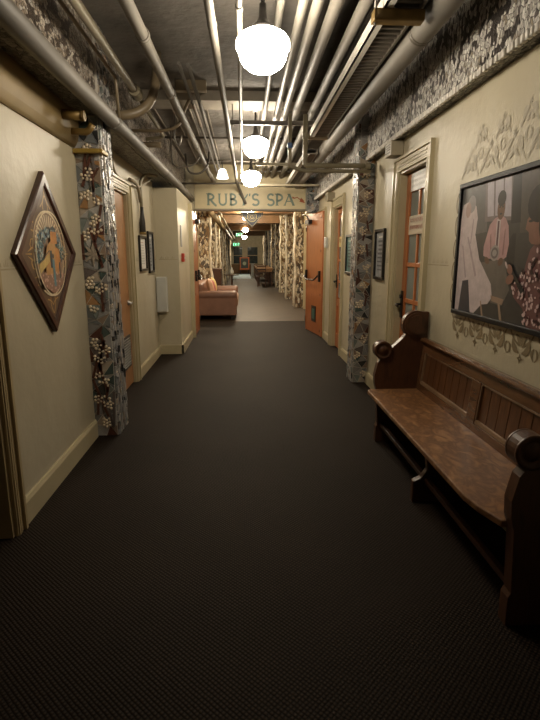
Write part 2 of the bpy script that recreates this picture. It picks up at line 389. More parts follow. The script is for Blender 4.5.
# ---------------------------------------------------------------- doors
def casing(mb, x, sg, y0, y1, top, wd=.10, bottom=0):
    """moulded door casing on a wall plane x; sg is the side the room is on"""
    t = .018; b = .022
    for ya, yb in ((y0 - wd, y0), (y1, y1 + wd)): mb.box((x, ya, bottom), (x + sg * t, yb, top))
    mb.box((x, y0 - wd, top), (x + sg * t, y1 + wd, top + wd))
    mb.box((x, y0 - wd - b, bottom), (x + sg * .034, y0 - wd, top + wd)); mb.box((x, y1 + wd, bottom), (x + sg * .034, y1 + wd + b, top + wd)); mb.box((x, y0 - wd - b, top + wd), (x + sg * .034, y1 + wd + b, top + wd + b))
    for k in (.35, .62): mb.box((x + sg * t, y0 - wd * k, bottom), (x + sg * (t + .006), y0 - wd * k + .012, top)); mb.box((x + sg * t, y1 + wd * k - .012, bottom), (x + sg * (t + .006), y1 + wd * k, top)); mb.box((x + sg * t, y0, top + wd * k), (x + sg * (t + .006), y1, top + wd * k + .012))
def jambs(mb, x0, x1, y0, y1, top, t=.02):
    mb.box((x0, y0, 0), (x1, y0 + t, top)); mb.box((x0, y1 - t, 0), (x1, y1, top)); mb.box((x0, y0, top - t), (x1, y1, top))
# door 1: beside the camera on the left, mostly out of frame
d = sempty('door_1', (-1.17, 1.9, 0))
mb = MB(); casing(mb, -1.17, 1, 1.45, 2.36, 2.05, 0.063); jambs(mb, -1.4, -1.17, 1.45, 2.36, 2.05)
mb.build('door_frame', mat('ochre_casing', (.40, .31, .17), .35, var=.06), d)
mb = MB().box((-1.33, 1.47, .01), (-1.29, 2.34, 2.03)); mb.build('door_panel', mat('unlit_door', (.03, .02, .015), .5), d)
# door 2: tan slab door past the mosaic pillar
d = sempty('door_2', (-1.2, 5.05, 0))
mb = MB(); casing(mb, -1.2, 1, 4.62, 5.50, 2.02, 0.078); jambs(mb, -1.4, -1.2, 4.62, 5.50, 2.02)
mb.build('door_frame', M_TRIM, d)
dp = MB().box((-1.27, 4.64, .01), (-1.23, 5.48, 2.0)).build('door_panel', M_TANW, d, bevel=.003)
mb = MB(); mb.lathe((-1.23, 5.41, .89), [(.03, 0), (.03, .008), (.012, .012), (.012, .045)], 14, axis='x'); mb.tube([(-1.185, 5.41, .89), (-1.185, 5.30, .885)], .009, 8)
mb.build('lever_handle', M_STEEL, dp)
mb = MB(); mb.box((-1.231, 4.8, .22), (-1.218, 5.38, .56), 0)
for k in range(11): mb.box((-1.222, 4.83, .245 + k * .028), (-1.213, 5.35, .254 + k * .028), 1)
mb.build('louvre_vent', [M_BLACK, mat('vent_slat', (.34, .33, .30), .5)], dp)
# door 3: glazed door by the bench
d = sempty('door_3', (1.36, 4.14, 0))
mb = MB(); casing(mb, 1.36, -1, 3.80, 4.48, 2.09, 0.088); jambs(mb, 1.36, 1.6, 3.80, 4.48, 2.09)
mb.build('door_frame', M_TRIM, d)
def glazed(d, x, y0, y1, z1, wm, cols=2, sign=True):
    t = .04; fr = MB()
    st = .085; zb = .74; rails = [1.0, 1.31, 1.63, 1.925]
    fr.box((x, y0, .01), (x + t, y0 + st, z1)); fr.box((x, y1 - st, .01), (x + t, y1, z1)); fr.box((x, y0 + st, z1 - .06), (x + t, y1 - st, z1)); fr.box((x, y0 + st, .01), (x + t, y1 - st, .22)); fr.box((x, y0 + st, zb - .1), (x + t, y1 - st, zb))
    edges = [zb] + rails + [z1 - .06]
    for z in rails: fr.box((x + .004, y0 + st, z - .018), (x + t - .004, y1 - st, z + .018))
    ym = (y0 + y1) / 2; fr.box((x + .003, ym - .016, zb), (x + t - .003, ym + .016, z1 - .06))
    fr.box((x + .012, y0 + st, .22), (x + t - .012, y1 - st, zb - .1))
    dp = fr.build('door_panel', wm, d, bevel=.003)
    for za, zc in zip(edges[:-1], edges[1:]):
        for a, b in ((y0 + st, ym - .016), (ym + .016, y1 - st)): MB().box((x + .016, a, za + .015), (x + .024, b, zc - .015)).build('pane', M_GLASS, dp)
    return dp
dp = glazed(d, 1.42, 3.825, 4.46, 2.06, M_ORANGE)
# notices on the glass: a white painted card above, an ornamental banner below
def card(parent, name, x, y0, y1, z0, z1, bg, ink, seed, rows):
    mb = MB(); mb.box((x, y0, z0), (x + .004, y1, z1), 0); random.seed(seed); Pq = plR(x)
    hh = (z1 - z0) / (rows + .6)
    for r in range(rows):
        u = y1 - .03; v = z1 - (r + .9) * hh
        while u > y0 + .05:
            wd = random.uniform(.014, .03); ribbon(mb, [(u, v), (u - wd * .3, v + hh * .6), (u - wd * .6, v + hh * .1), (u - wd, v + hh * .55)], hh * .14, Pq, 1, .001); u -= wd * 1.45
    return mb.build(name, [bg, ink], parent)
card(dp, 'glass_card', 1.412, 3.87, 4.33, 1.91, 2.05, mat('card_white', (.72, .70, .66), .4, var=.04), mat('card_grey_ink', (.35, .33, .3), .5), 3, 3)
card(dp, 'ornament_banner', 1.412, 3.87, 4.33, 1.56, 1.71, mat('card_cream', (.60, .50, .36), .4, var=.1), mat('card_red_ink', (.35, .08, .04), .5), 5, 2)
mb = MB(); mb.box((1.408, 4.40, .84), (1.42, 4.445, 1.08)); mb.tube([(1.408, 4.42, .96), (1.36, 4.42, .96), (1.355, 4.34, .95)], .011, 8, bend=.02); mb.lathe((1.408, 4.42, 1.03), [(.018, -.0), (.018, -.015)], 10, axis='x')
mb.build('lever_handle', M_DKMET, dp)
# door 4: second door on the right
d = sempty('door_4', (1.36, 7.3, 0))
mb = MB(); casing(mb, 1.36, -1, 6.95, 7.62, 2.07, 0.098); jambs(mb, 1.36, 1.6, 6.95, 7.62, 2.07)
mb.build('door_frame', M_TRIM, d)
dp = glazed(d, 1.41, 6.975, 7.595, 2.04, M_ORANGE)
mb = MB(); mb.box((1.398, 7.53, .9), (1.41, 7.57, 1.1)); mb.tube([(1.398, 7.55, 1.0), (1.36, 7.55, 1.0), (1.355, 7.46, .99)], .011, 8, bend=.02); mb.build('lever_handle', M_DKMET, dp)
card(dp, 'yellow_card', 1.404, 7.1, 7.45, 1.50, 1.64, mat('card_yellow', (.62, .5, .2), .4), mat('card_brown_ink', (.25, .12, .05), .5), 8, 1)
# dark doorway behind the open orange leaf
d = sempty('door_5', (1.36, 8.8, 0))
mb = MB(); casing(mb, 1.36, -1, 8.42, 9.2, 2.05, .07); jambs(mb, 1.36, 1.6, 8.42, 9.2, 2.05); mb.build('door_frame', M_TRIM, d)
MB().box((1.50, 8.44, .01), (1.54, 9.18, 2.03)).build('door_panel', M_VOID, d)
# the two orange leaves of the portal, standing open
def leaf(name, hinge, ang, width, sgn, plate):
    root = sempty(name, (hinge[0], hinge[1], 0)); h = 2.09
    a = Vector((math.cos(ang), math.sin(ang), 0)); n = Vector((-a.y, a.x, 0)) * sgn        # a along the leaf, n to the corridor
    org = Vector((hinge[0], hinge[1], 0))
    def q(u, w_, z): return tuple(org + a * u + n * w_ + Vector((0, 0, z)))
    def bx(mb, u0, u1, w0, w1, z0, z1, m=0):
        mb.prism([q(u0, w0, z0), q(u1, w0, z0), q(u1, w1, z0), q(u0, w1, z0)], (0, 0, z1 - z0), m)
    mb = MB(); bx(mb, 0, width, -.045, 0, .015, h)
    dp = mb.build('door_panel', M_ORANGE, root, bevel=.003)
    mb = MB(); bx(mb, width - .10, width - .004, 0, .006, .015, h); bx(mb, .004, .03, 0, .006, .015, h); mb.build('stile_strip', M_ORANGE, dp)
    mb = MB(); z = 1.02
    for u in (.07, width - .12): bx(mb, u - .026, u + .026, 0.006, .04, z - .08, z + .10)
    mb.tube([q(.07, .05, z), q(.12, .075, z - .04), q(.3, .085, z - .06), q(width - .25, .085, z - .06), q(width - .16, .075, z - .02), q(width - .12, .05, z + .02)], .014, 8, bend=.06)
    mb.build('panic_bar', M_DKMET, dp)
    mb = MB(); bx(mb, .10, .34, .004, .07, h - .17, h - .10); mb.tube([q(.28, .05, h - .09), q(.42, .12, h - .05), q(.12, .12, h + .0)], .009, 6); mb.build('door_closer', M_DKMET, dp)
    mb = MB()
    for z in (.22, 1.05, 1.85): mb.tube([q(-.006, .006, z - .05), q(-.006, .006, z + .05)], .010, 8)
    for z in (.10, .72, 1.45, 2.0): bx(mb, width - .10, width - .085, .004, .010, z - .02, z + .02)
    mb.build('hinge', M_DKMET, dp)
    if plate:
        mb = MB(); bx(mb, .40, .66, .003, .010, .22, .50); bx(mb, .45, .61, .010, .014, .27, .45, 1); mb.build('pet_flap_plate', [M_BLACK, mat('teal_plate', (.06, .16, .13), .3)], dp)
    return root
leaf('door_6', (1.17, 9.37), math.radians(-81.5), 1.0, -1, True)
leaf('door_7', (-.83, 9.37), math.radians(-90), .72, 1, False)
mb = MB(); mb.box((-.885, 8.50, 0), (-.835, 8.62, 2.2)); mb.box((-.885, 8.53, 0), (-.82, 8.59, 2.2)); struct('trim_6', mb, M_TRIM)

# ============================================================ LOUNGE BEYOND THE PORTAL
M_LW = mat('lounge_wall_paint', (.36, .27, .14), .5, var=.1)
struct('wall_left', MB().box((-1.12, 9.6, 0), (-1.4, 40, 2.95)), M_LW)
wr2 = MB(); wall_run(wr2, 1.58, 1.8, 9.6, 40, [(11.5, 12.9, 2.1)], 2.95); struct('wall_right', wr2, M_LW)
LM = [(0, (.62, .54, .40)), (.3, (.20, .12, .06)), (.5, (.72, .66, .54)), (.68, (.10, .08, .06)), (.85, (.48, .38, .24))]
M_COLL = mosaic_mat('lounge_tiles_warm', LM, 21, (.05, .04, .03), stretch=(1, 1, .55), gw=.04)
M_COLB = mosaic_mat('lounge_tiles_grey', [(0, (.5, .48, .44)), (.35, (.12, .11, .11)), (.55, (.30, .34, .38)), (.75, (.66, .64, .6))], 21, (.05, .045, .04), stretch=(1, 1, .55), gw=.04)
def column(x0, x1, y, lab, m, seed):
    """column clad in broken tile with a crooked pale edge"""
    random.seed(seed); mb = MB(); L = .55; n = 14; s = 1 if x1 > x0 else -1
    ring = []
    pts = []
    for i in range(n + 1):
        z = 2.95 * i / n; j = random.uniform(-.025, .025); k = random.uniform(-.03, .03)
        pts.append([(x0, y + k, z), (x1 + j, y + k, z), (x1 + j, y + L, z), (x0, y + L, z)])
    b = len(mb.v)
    for p in pts: mb.v += p
    for i in range(n):
        for k in range(4): k2 = (k + 1) % 4; mb.face((b + i * 4 + k, b + i * 4 + k2, b + i * 4 + 4 + k2, b + i * 4 + 4 + k))
    mb.face((b, b + 3, b + 2, b + 1)); e = b + n * 4; mb.face((e, e + 1, e + 2, e + 3))
    e2 = MB(); e2.tube([(p[1][0], p[1][1] - .002, p[1][2]) for p in pts], [random.uniform(.02, .045) for _ in pts], 7)
    t = thing('mosaic_column', ((x0 + x1) / 2, y + L / 2, 0), lab, 'column', 'tile clad columns of the lounge')
    mb.build('tile_cladding', m, t)
    e2.build('pale_edge', mat('pale_plaster_edge', (.66, .60, .48), .5, var=.3, nscale=8), t)
YR = [13.3, 15.9, 18.6, 21.4, 24.4, 27.4, 30.6, 34]; YL = [13.1, 15.7, 18.3, 21.0, 24.0, 27.2, 30.6, 34.2]
OR = ['nearest', 'second', 'third', 'fourth', 'fifth', 'sixth', 'seventh', 'farthest']
for i, y in enumerate(YR): column(1.58, 1.36, y, f'{OR[i]} broken-tile column on the right side of the lounge', M_COLL if i < 4 else M_COLB, 30 + i)
for i, y in enumerate(YL): column(-1.12, -.82, y, f'{OR[i]} broken-tile column on the left side of the lounge', M_COLL if i < 5 else M_COLB, 60 + i)
for i, y in enumerate([10.6, 12.3, 14.4, 16.4, 18.8, 21.4, 24.4, 27.8, 31.5, 35.2]):
    struct('trim_%d' % (7 + i), MB().box((-1.12, y, 2.5 + (i % 2) * .12), (1.58, y + .28, 2.95)), mat('lounge_beam_paint', (.42, .33, .2), .5, var=.1) if i % 2 else mat('lounge_beam_wood', (.20, .11, .05), .5, var=.2))
# red door in the lounge
d = sempty('door_8', (1.58, 12.2, 0))
mb = MB(); casing(mb, 1.58, -1, 11.5, 12.9, 2.1, .10); jambs(mb, 1.58, 1.8, 11.5, 12.9, 2.1); mb.build('door_frame', M_TRIM, d)
mb = MB().box((1.62, 11.52, .01), (1.66, 12.19, 2.08)).box((1.62, 12.21, .01), (1.66, 12.88, 2.08)); dp = mb.build('door_panel', M_REDW, d)
MB().box((1.61, 11.65, .25), (1.622, 12.05, 1.0)).box((1.61, 11.65, 1.15), (1.622, 12.05, 1.95)).box((1.61, 12.35, .25), (1.622, 12.75, 1.0)).box((1.61, 12.35, 1.15), (1.622, 12.75, 1.95)).build('raised_panel', M_REDW, dp)
# far end wall with two dark windows
ew = MB(); z0, z1 = .66, 1.94
ew.box((-1.4, 38, 0), (1.8, 38.2, z0), 1); ew.box((-1.4, 38, z1), (1.8, 38.2, 2.95))
for a, b in ((-1.4, -.74), (-.02, .30), (1.12, 1.8)): ew.box((a, 38, z0), (b, 38.2, z1))
struct('wall_end', ew, [mat('end_wall_cream', (.55, .47, .3), .5), mat('end_wall_brown', (.22, .12, .04), .5)])
M_DARKP = mat('night_pane', (.03, .05, .055), .1, var=.4, nscale=5)
for k, (a, b) in enumerate(((-.74, -.02), (.30, 1.12))):
    wroot = sempty('window_%d' % (k + 1), ((a + b) / 2, 38, z0))
    mb = MB()
    for zz in (z0, (z0 + z1) / 2 - .02, z1 - .04): mb.box((a, 38.01, zz), (b, 38.08, zz + .04))
    for yy in (a, b - .04): mb.box((yy, 38.01, z0), (yy + .04, 38.08, z1))
    mb.build('window_frame', M_TRIM, wroot); MB().box((a, 38.05, z0), (b, 38.06, z1)).build('pane', M_DARKP, wroot)

# ============================================================ MOSAIC PILLARS OF THE CORRIDOR
PAL = [(.27, .26, .25), (.36, .35, .34), (.20, .21, .21), (.30, .22, .16), (.16, .13, .12), (.44, .42, .40), (.11, .04, .025), (.42, .23, .10), (.075, .11, .10), (.24, .27, .25), (.03, .03, .03), (.48, .40, .31)]
SHM = [mat('shard_%s' % c, mul(p, .88), .34, var=.15, nscale=9, coat=.08) for c, p in zip(['grey', 'pale_grey', 'slate', 'brown', 'umber', 'silver', 'oxblood', 'amber', 'bottle_green', 'sage', 'black', 'sand'], PAL)]
M_PEB = mat('cream_pebble', (.72, .60, .44), .35, var=.15, nscale=30)
M_GROUT = mat('grout', (.58, .54, .47), .8, var=.1)
def shards(mb, plane, U, V, cell, seed, weights, th=.006, inset=.0034, jit=.42):
    """broken tiles: every Delaunay cell becomes a raised, slightly tilted chip"""
    random.seed(seed); nu = max(1, round(U / cell)); nv = round(V / cell); pts = []
    for i in range(nv + 1):
        for j in range(nu + 1):
            u = U * j / nu + (0 if j in (0, nu) else random.uniform(-jit, jit) * U / nu)
            v = V * i / nv + (0 if i in (0, nv) else random.uniform(-jit, jit) * V / nv)
            pts.append(Vector((u, v)))
    r = delaunay_2d_cdt(pts, [], [], 0, 1e-5); co, faces = r[0], r[2]
    for f in faces:
        c = sum((co[i] for i in f), Vector((0, 0))) / len(f); mi = random.choices(range(len(PAL)), weights)[0]
        tl = [th + random.uniform(-.002, .004) for _ in f]
        top = []
        for i in f:
            d = co[i] - c
            if d.length < 1e-6: continue
            top.append(co[i] - d.normalized() * min(inset * 1.6, d.length * .3))
        n = len(mb.v); k = len(top)
        mb.v += [tuple(plane(p.x, p.y, t)) for p, t in zip(top, tl)] + [tuple(plane(p.x, p.y, 0)) for p in top]
        mb.face(range(n, n + k), mi)
        for a in range(k): b = (a + 1) % k; mb.face((n + a, n + k + a, n + k + b, n + b), mi)
def pebbles(mb, plane, U, V, spots, seed, r=.0085):
    random.seed(seed)
    for cu, cv, cnt in spots:
        rows = [(0, 0)] + [(math.cos(a) , math.sin(a)) for a in [k * PI / 3 for k in range(6)]] + [(2 * math.cos(a), 2 * math.sin(a)) for a in [k * PI / 3 for k in range(3)]] + [(1.73 * math.cos(a + .52), 1.73 * math.sin(a + .52)) for a in [k * PI / 3 for k in range(3)]]
        tail = rows[4:]; random.shuffle(tail); rows = rows[:4] + tail; ph = random.uniform(0, 1)
        rows = [(a * math.cos(ph) - b * math.sin(ph), a * math.sin(ph) + b * math.cos(ph)) for a, b in rows]
        for a, b in rows[:cnt]:
            u = cu + a * r * 2.1; v = cv + b * r * 2.1
            if not (r < u < U - r and r < v < V - r): continue
            n = len(mb.v); seg = 8
            for rr, h in ((r, .003), (r * .95, .010), (r * .6, .015)):
                for k in range(seg): mb.v.append(tuple(plane(u + rr * math.cos(2 * PI * k / seg), v + rr * math.sin(2 * PI * k / seg), h)))
            for i in range(2):
                for k in range(seg): k2 = (k + 1) % seg; mb.face((n + i * seg + k, n + i * seg + k2, n + (i + 1) * seg + k2, n + (i + 1) * seg + k), 0, True)
            mb.face([n + 2 * seg + k for k in range(seg)], 0, True)
def sticks(mb, plane, U, V, cnt, seed, m, lmin=.12, lmax=.3, w=.018):
    random.seed(seed)
    for _ in range(cnt):
        u, v = random.uniform(.01, U - .02), random.uniform(.05, V - .35); L = random.uniform(lmin, lmax); t = random.uniform(-.35, .35)
        u2 = min(max(u + L * math.sin(t), .008), U - .008)
        a = Vector((u, v)); b = Vector((u2, v + L)); n = (b - a).normalized(); n = Vector((-n.y, n.x)) * w / 2
        q = [a - n, a + n, b + n, b - n]
        mb.prism([plane(p.x, p.y, .004) for p in q], Vector(plane(0, 0, .014)) - Vector(plane(0, 0, .004)), m)
W_FRONT = [5, 4, 5, 4, 3, 3, 2.2, 2.2, 3.2, 3, 1.6, 1.2]
W_SIDE = [3, 5, 2, 1, 1.5, 8, .3, .3, 1, 2, 1.4, 2]
# left pillar: front towards the camera, side towards the corridor
t = thing('mosaic_pillar', (-1.09, 3.95, 0), 'broken-tile mosaic pillar on the left wall, beside the diamond picture', 'pillar')
MB().box((-1.2, 3.80, 0), (-1.0, 4.10, 2.34)).box((-1.2, 3.80, 2.34), (-.985, 4.10, 2.94)).build('pillar_core', M_GROUT, t)
pf = lambda u, v, d: (-1.17 + u, 3.80 - d, v)
mb = MB(); shards(mb, pf, .17, 2.33, .085, 11, W_FRONT); sticks(mb, pf, .17, 2.33, 15, 5, 6); sticks(mb, pf, .17, 2.33, 6, 15, 4)
for k in range(8):   # eight-pointed star of pale slivers
    a = k * PI / 4; c = Vector((.08, 1.40)); d1 = Vector((math.cos(a), math.sin(a))); n1 = Vector((-d1.y, d1.x))
    mb.prism([pf(*(p), .008) for p in (c, c + d1 * .035 + n1 * .012, c + d1 * .085, c + d1 * .035 - n1 * .012)], (0, -.006, 0), 11)
mb.build('front_shards', SHM, t)
mb = MB(); pebbles(mb, pf, .17, 2.33, [(.09, 1.94, 10), (.045, 1.80, 9), (.12, 1.62, 9), (.1, 1.545, 7), (.04, 1.18, 9), (.13, 1.13, 10), (.06, .98, 5), (.035, .72, 9), (.12, .66, 8), (.06, .60, 7), (.11, .43, 6), (.04, .30, 10), (.13, .25, 9), (.09, .1, 9), (.14, 1.75, 5), (.03, 1.5, 6), (.09, 2.12, 4), (.06, .48, 5)], 3, r=.0125)
mb.build('front_pebbles', M_PEB, t)
ps = lambda u, v, d: (-1.0 + d, 3.80 + u, v)
mb = MB(); shards(mb, ps, .30, 2.33, .05, 12, W_SIDE, th=.012); shards(mb, lambda u, v, d: (-.985 + d, 3.80 + u, 2.34 + v), .30, .6, .05, 14, W_SIDE, th=.006)
random.seed(9)
for _ in range(46):   # wavering vertical slivers of mirror
    u, v = random.uniform(.02, .27), random.uniform(.02, 2.0); L = random.uniform(.14, .32)
    pts = [(u + random.uniform(-.012, .012), v + L * i / 4) for i in range(5)]
    for a, b in zip(pts[:-1], pts[1:]): mb.prism([ps(a[0] - .006, a[1], .012), ps(a[0] + .006, a[1], .012), ps(b[0] + .005, b[1], .012), ps(b[0] - .005, b[1], .012)], (.007 + random.uniform(0, .008), 0, 0), random.choice([5, 5, 1, 10, 11]))
mb.build('side_shards', SHM, t)
mb = MB(); pebbles(mb, ps, .3, 2.33, [(.06, 1.9, 7), (.07, 1.45, 6), (.05, 1.0, 7), (.09, .8, 7), (.06, .5, 9), (.12, .35, 9), (.07, .15, 7), (.2, .6, 7)], 4); mb.build('side_pebbles', M_PEB, t)
# right pillar
t = thing('mosaic_pillar', (1.28, 5.47, 0), 'broken-tile mosaic pillar on the right wall, past the glazed door', 'pillar')
MB().box((1.20, 5.35, 0), (1.38, 5.60, 2.94)).build('pillar_core', M_GROUT, t)
pf = lambda u, v, d: (1.20 + u, 5.35 - d, v)
mb = MB(); shards(mb, pf, .16, 2.93, .082, 21, W_FRONT); sticks(mb, pf, .16, 2.33, 6, 6, 6, .07, .14); mb.build('front_shards', SHM, t)
mb = MB(); pebbles(mb, pf, .16, 2.33, [(random.Random(k).uniform(.03, .13), .10 + k * .19, 7 + k % 5) for k in range(12)], 5, r=.0125); mb.build('front_pebbles', M_PEB, t)
ps = lambda u, v, d: (1.20 - d, 5.35 + u, v)
mb = MB(); shards(mb, ps, .25, 2.93, .05, 22, W_SIDE, th=.010); mb.build('side_shards', SHM, t)
# pillar at the right end of the lintel
t = thing('mosaic_pillar', (1.31, 9.25, 2.06), 'short dark tile pillar above the open orange door leaf', 'pillar')
mb = MB(); pz = lambda u, v, d: (1.14 + u, 9.20 - d, 2.12 + v); mb.box((1.14, 9.2, 2.12), (1.36, 9.40, 2.94), 2); shards(mb, pz, .22, .82, .05, 33, [4, 4, 4, 1, 4, 4, .2, .2, 2, 1, 5, 1]); mb.build('tile_cladding', SHM, t)

# ============================================================ PEW
Y0, Y1 = 1.67, 3.555
t = thing('pew', (1.15, 2.5, 0), 'long dark wooden pew with rolled end panels against the right wall', 'pew')
def end_outline():
    # X, Z outline of an end panel: front edge, small roll, slope, big half-round, straight back
    pts = [(1.345, 0), (1.345, .99)]
    c = (1.258, .895); r = .103
    pts += [(c[0] + r * math.cos(math.radians(a)), c[1] + r * math.sin(math.radians(a))) for a in range(66, 226, 12)]
    pts += [(1.165, .80), (1.125, .76), (1.085, .725)]
    c = (1.02, .71); r = .066
    pts += [(c[0] + r * math.cos(math.radians(a)), c[1] + r * math.sin(math.radians(a))) for a in range(14, 262, 14)]
    pts += [(1.0, .635), (.985, .615), (.975, .57), (.965, .52), (.97, .45), (.985, .40), (1.0, .14), (.99, .12), (.99, 0)]
    return pts
for y in (Y0 - .05, Y1):
    pts = end_outline()
    mb = MB(); mb.prism([(x, y, z) for x, z in pts], (0, .055, 0))
    o = mb.build('end_panel', M_PEW, t, bevel=.006)
    for yy, s in ((y, -1), (y + .055, 1)):      # round faces of the two rolls
        mb = MB()
        mb.lathe((1.02, yy, .71), [(.066, 0), (.066, s * .012), (.052, s * .014), (.048, s * .006), (.032, s * .006), (.028, s * .014), (.001, s * .016)], 26, axis='y')
        mb.build('arm_roundel', M_PEW, o); mb = MB()
        for rr, th in ((.088, .010), (.070, .016)):
            o_ = [(1.258 + rr * math.cos(math.radians(a)), yy, .895 + rr * math.sin(math.radians(a))) for a in range(40, 321, 10)]
            mb.prism(o_, (0, s * th, 0))
        mb.build('back_roundel', M_PEW, o)
mb = MB(); sx = [(1.30, Y0), (1.30, Y1), (.925, Y1), (.91, Y1 - .03), (.91, Y0 + .22), (.925, Y0 + .12), (.955, Y0 + .03), (.965, Y0)]
mb.prism([(x, y, .385) for x, y in sx], (0, 0, .032)); mb.build('seat', M_SEAT, t, bevel=.008, seg=3)
# back: frame of rails and stiles with sunk boarded panels, leaning back a little
def bk(s, z): return 1.285 + (z - .45) * .10 + s       # X of the front of the back at height z
mb = MB()
for z0, z1 in ((.415, .465), (.70, .772)): mb.prism([(bk(0, z0), Y0, z0), (bk(0, z1), Y0, z1), (bk(.03, z1), Y0, z1), (bk(.03, z0), Y0, z0)], (0, Y1 - Y0, 0))
mb.build('back_rail', M_RAIL, t, bevel=.004)
ys = [Y0, Y0 + .07, 2.43, 2.53, Y1 - .07, Y1]; cols = [(Y0, Y0 + .06), (2.62, 2.72), (Y1 - .05, Y1)]
mb = MB()
for a, b in cols:
    mb = MB(); mb.prism([(bk(-.001, .465), a, .465), (bk(-.001, .70), a, .70), (bk(.03, .70), a, .70), (bk(.03, .465), a, .465)], (0, b - a, 0)); mb.build('back_stile', M_RAIL, t, bevel=.004)
for (a, b) in ((cols[0][1], cols[1][0]), (cols[1][1], cols[2][0])):
    mb = MB(); n = max(3, round((b - a) / .095)); st = (b - a) / n
    for k in range(n):
        ya, yb = a + k * st + .002, a + (k + 1) * st - .002; mb.prism([(bk(.018, .465), ya, .465), (bk(.018, .70), ya, .70), (bk(.028, .70), ya, .70), (bk(.028, .465), ya, .465)], (0, yb - ya, 0))
    pn = mb.build('back_panel', M_PANEL, t, bevel=.003)
    mb = MB()
    for za, zb_, w_ in ((.465, .488, 0), (.688, .70, 0)): mb.prism([(bk(.004, za), a, za), (bk(.004, zb_), a, zb_), (bk(.02, zb_), a, zb_), (bk(.02, za), a, za)], (0, b - a, 0))
    for ya in (a, b - .012): mb.prism([(bk(.004, .488), ya, .488), (bk(.004, .688), ya, .688), (bk(.02, .688), ya, .688), (bk(.02, .488), ya, .488)], (0, .012, 0))
    mb.build('panel_moulding', mat('worn_moulding', (.24, .15, .085), .3, var=.2), pn, bevel=.003)
mb = MB(); mb.prism([(1.298, Y0, .772), (1.290, Y0, .782), (1.294, Y0, .796), (1.310, Y0, .803), (1.342, Y0, .801), (1.342, Y0, .772)], (0, Y1 - Y0, 0), sm=False)
mb.build('top_rail', M_RAIL, t, bevel=.004)
mb = MB(); mb.box((1.06, Y0, .33), (1.08, Y1, .385)); mb.box((1.305, Y0, .1), (1.325, Y1, .42)); mb.build('apron', M_PEW, t)
mb = MB(); mb.box((1.02, Y0, .12), (1.05, Y1, .15)); mb.build('stretcher', M_PEW, t, bevel=.004)
mb = MB(); y = 2.60; mb.prism([(1.25, y, 0), (1.25, y, .385), (.98, y, .385), (1.0, y, .36), (1.02, y, .30), (1.035, y, .2), (1.0, y, .15), (.955, y, .13), (.955, y, 0)], (0, .04, 0)); mb.build('leg', M_PEW, t, bevel=.005)

# ============================================================ THE BIG PHOTOGRAPH
t = thing('framed_photograph', (1.34, 2.57, 1.03), 'large black-framed colour photograph of people at a table, above the pew', 'picture')
ya, yb, za, zb = 1.93, 3.15, 1.03, 1.815
mb = MB(); fw = .035
fw = .028; mb.box((1.33, ya, za), (1.358, yb, za + fw)); mb.box((1.33, ya, zb - fw), (1.358, yb, zb)); mb.box((1.33, ya, za + fw), (1.358, ya + fw, zb - fw)); mb.box((1.33, yb - fw, za + fw), (1.358, yb, zb - fw))
mb.build('frame', mat('black_gloss_frame', (.005, .005, .006), .4, var=.1, spec=.3), t, bevel=.004)
FLAT = {}
def ink(name, c): 
    if name not in FLAT: FLAT[name] = len(INKS); INKS.append(mat('print_' + name, c, .28, var=.12, nscale=25))
    return FLAT[name]
INKS = []
mb = MB(); X = 1.345; LV = [0]
def pp(pts, name, c, n=None):
    LV[0] += 1; mb.poly([(X - .00003 * LV[0], min(y, yb - .02), min(max(z, za + .02), zb - .02)) for y, z in pts], ink(name, c))
def pe(c, ry, rz, name, col, rot=0, n=16):
    pts = []
    for k in range(n):
        a = 2 * PI * k / n; x, y = ry * math.cos(a), rz * math.sin(a); pts.append((c[0] + x * math.cos(rot) - y * math.sin(rot), c[1] + x * math.sin(rot) + y * math.cos(rot)))
    pp(pts, name, col)
BG = (.042, .040, .040); PINK = (.42, .25, .25); PALE = (.50, .42, .42); SKIN = (.13, .065, .04)
pp([(ya + .01, za + .01), (yb - .01, za + .01), (yb - .01, zb - .01), (ya + .01, zb - .01)], 'ground', BG)
pp([(3.17, 1.80), (2.81, 1.80), (2.78, 1.52), (3.10, 1.5), (3.17, 1.6)], 'grey_wall', (.10, .097, .098))
pp([(2.17, 1.79), (2.47, 1.79), (2.44, 1.5), (2.17, 1.5)], 'brown_wall', (.075, .062, .055))
pp([(2.84, 1.795), (2.53, 1.795), (2.50, 1.565), (2.81, 1.575)], 'window_bar', (.16, .13, .13))
for q in ([(2.815, 1.785), (2.745, 1.785), (2.715, 1.60), (2.785, 1.60)], [(2.725, 1.785), (2.645, 1.785), (2.615, 1.595), (2.70, 1.60)], [(2.63, 1.785), (2.565, 1.785), (2.535, 1.585), (2.605, 1.59)]): pp(q, 'window_pale', (.40, .36, .40))
pp([(2.55, 1.79), (2.47, 1.79), (2.44, 1.55), (2.53, 1.55)], 'black', (.015, .014, .016))
pp([(2.50, 1.50), (2.47, 1.50), (2.46, 1.30), (2.52, 1.30), (2.55, 1.45)], 'black', (.015,) * 3)
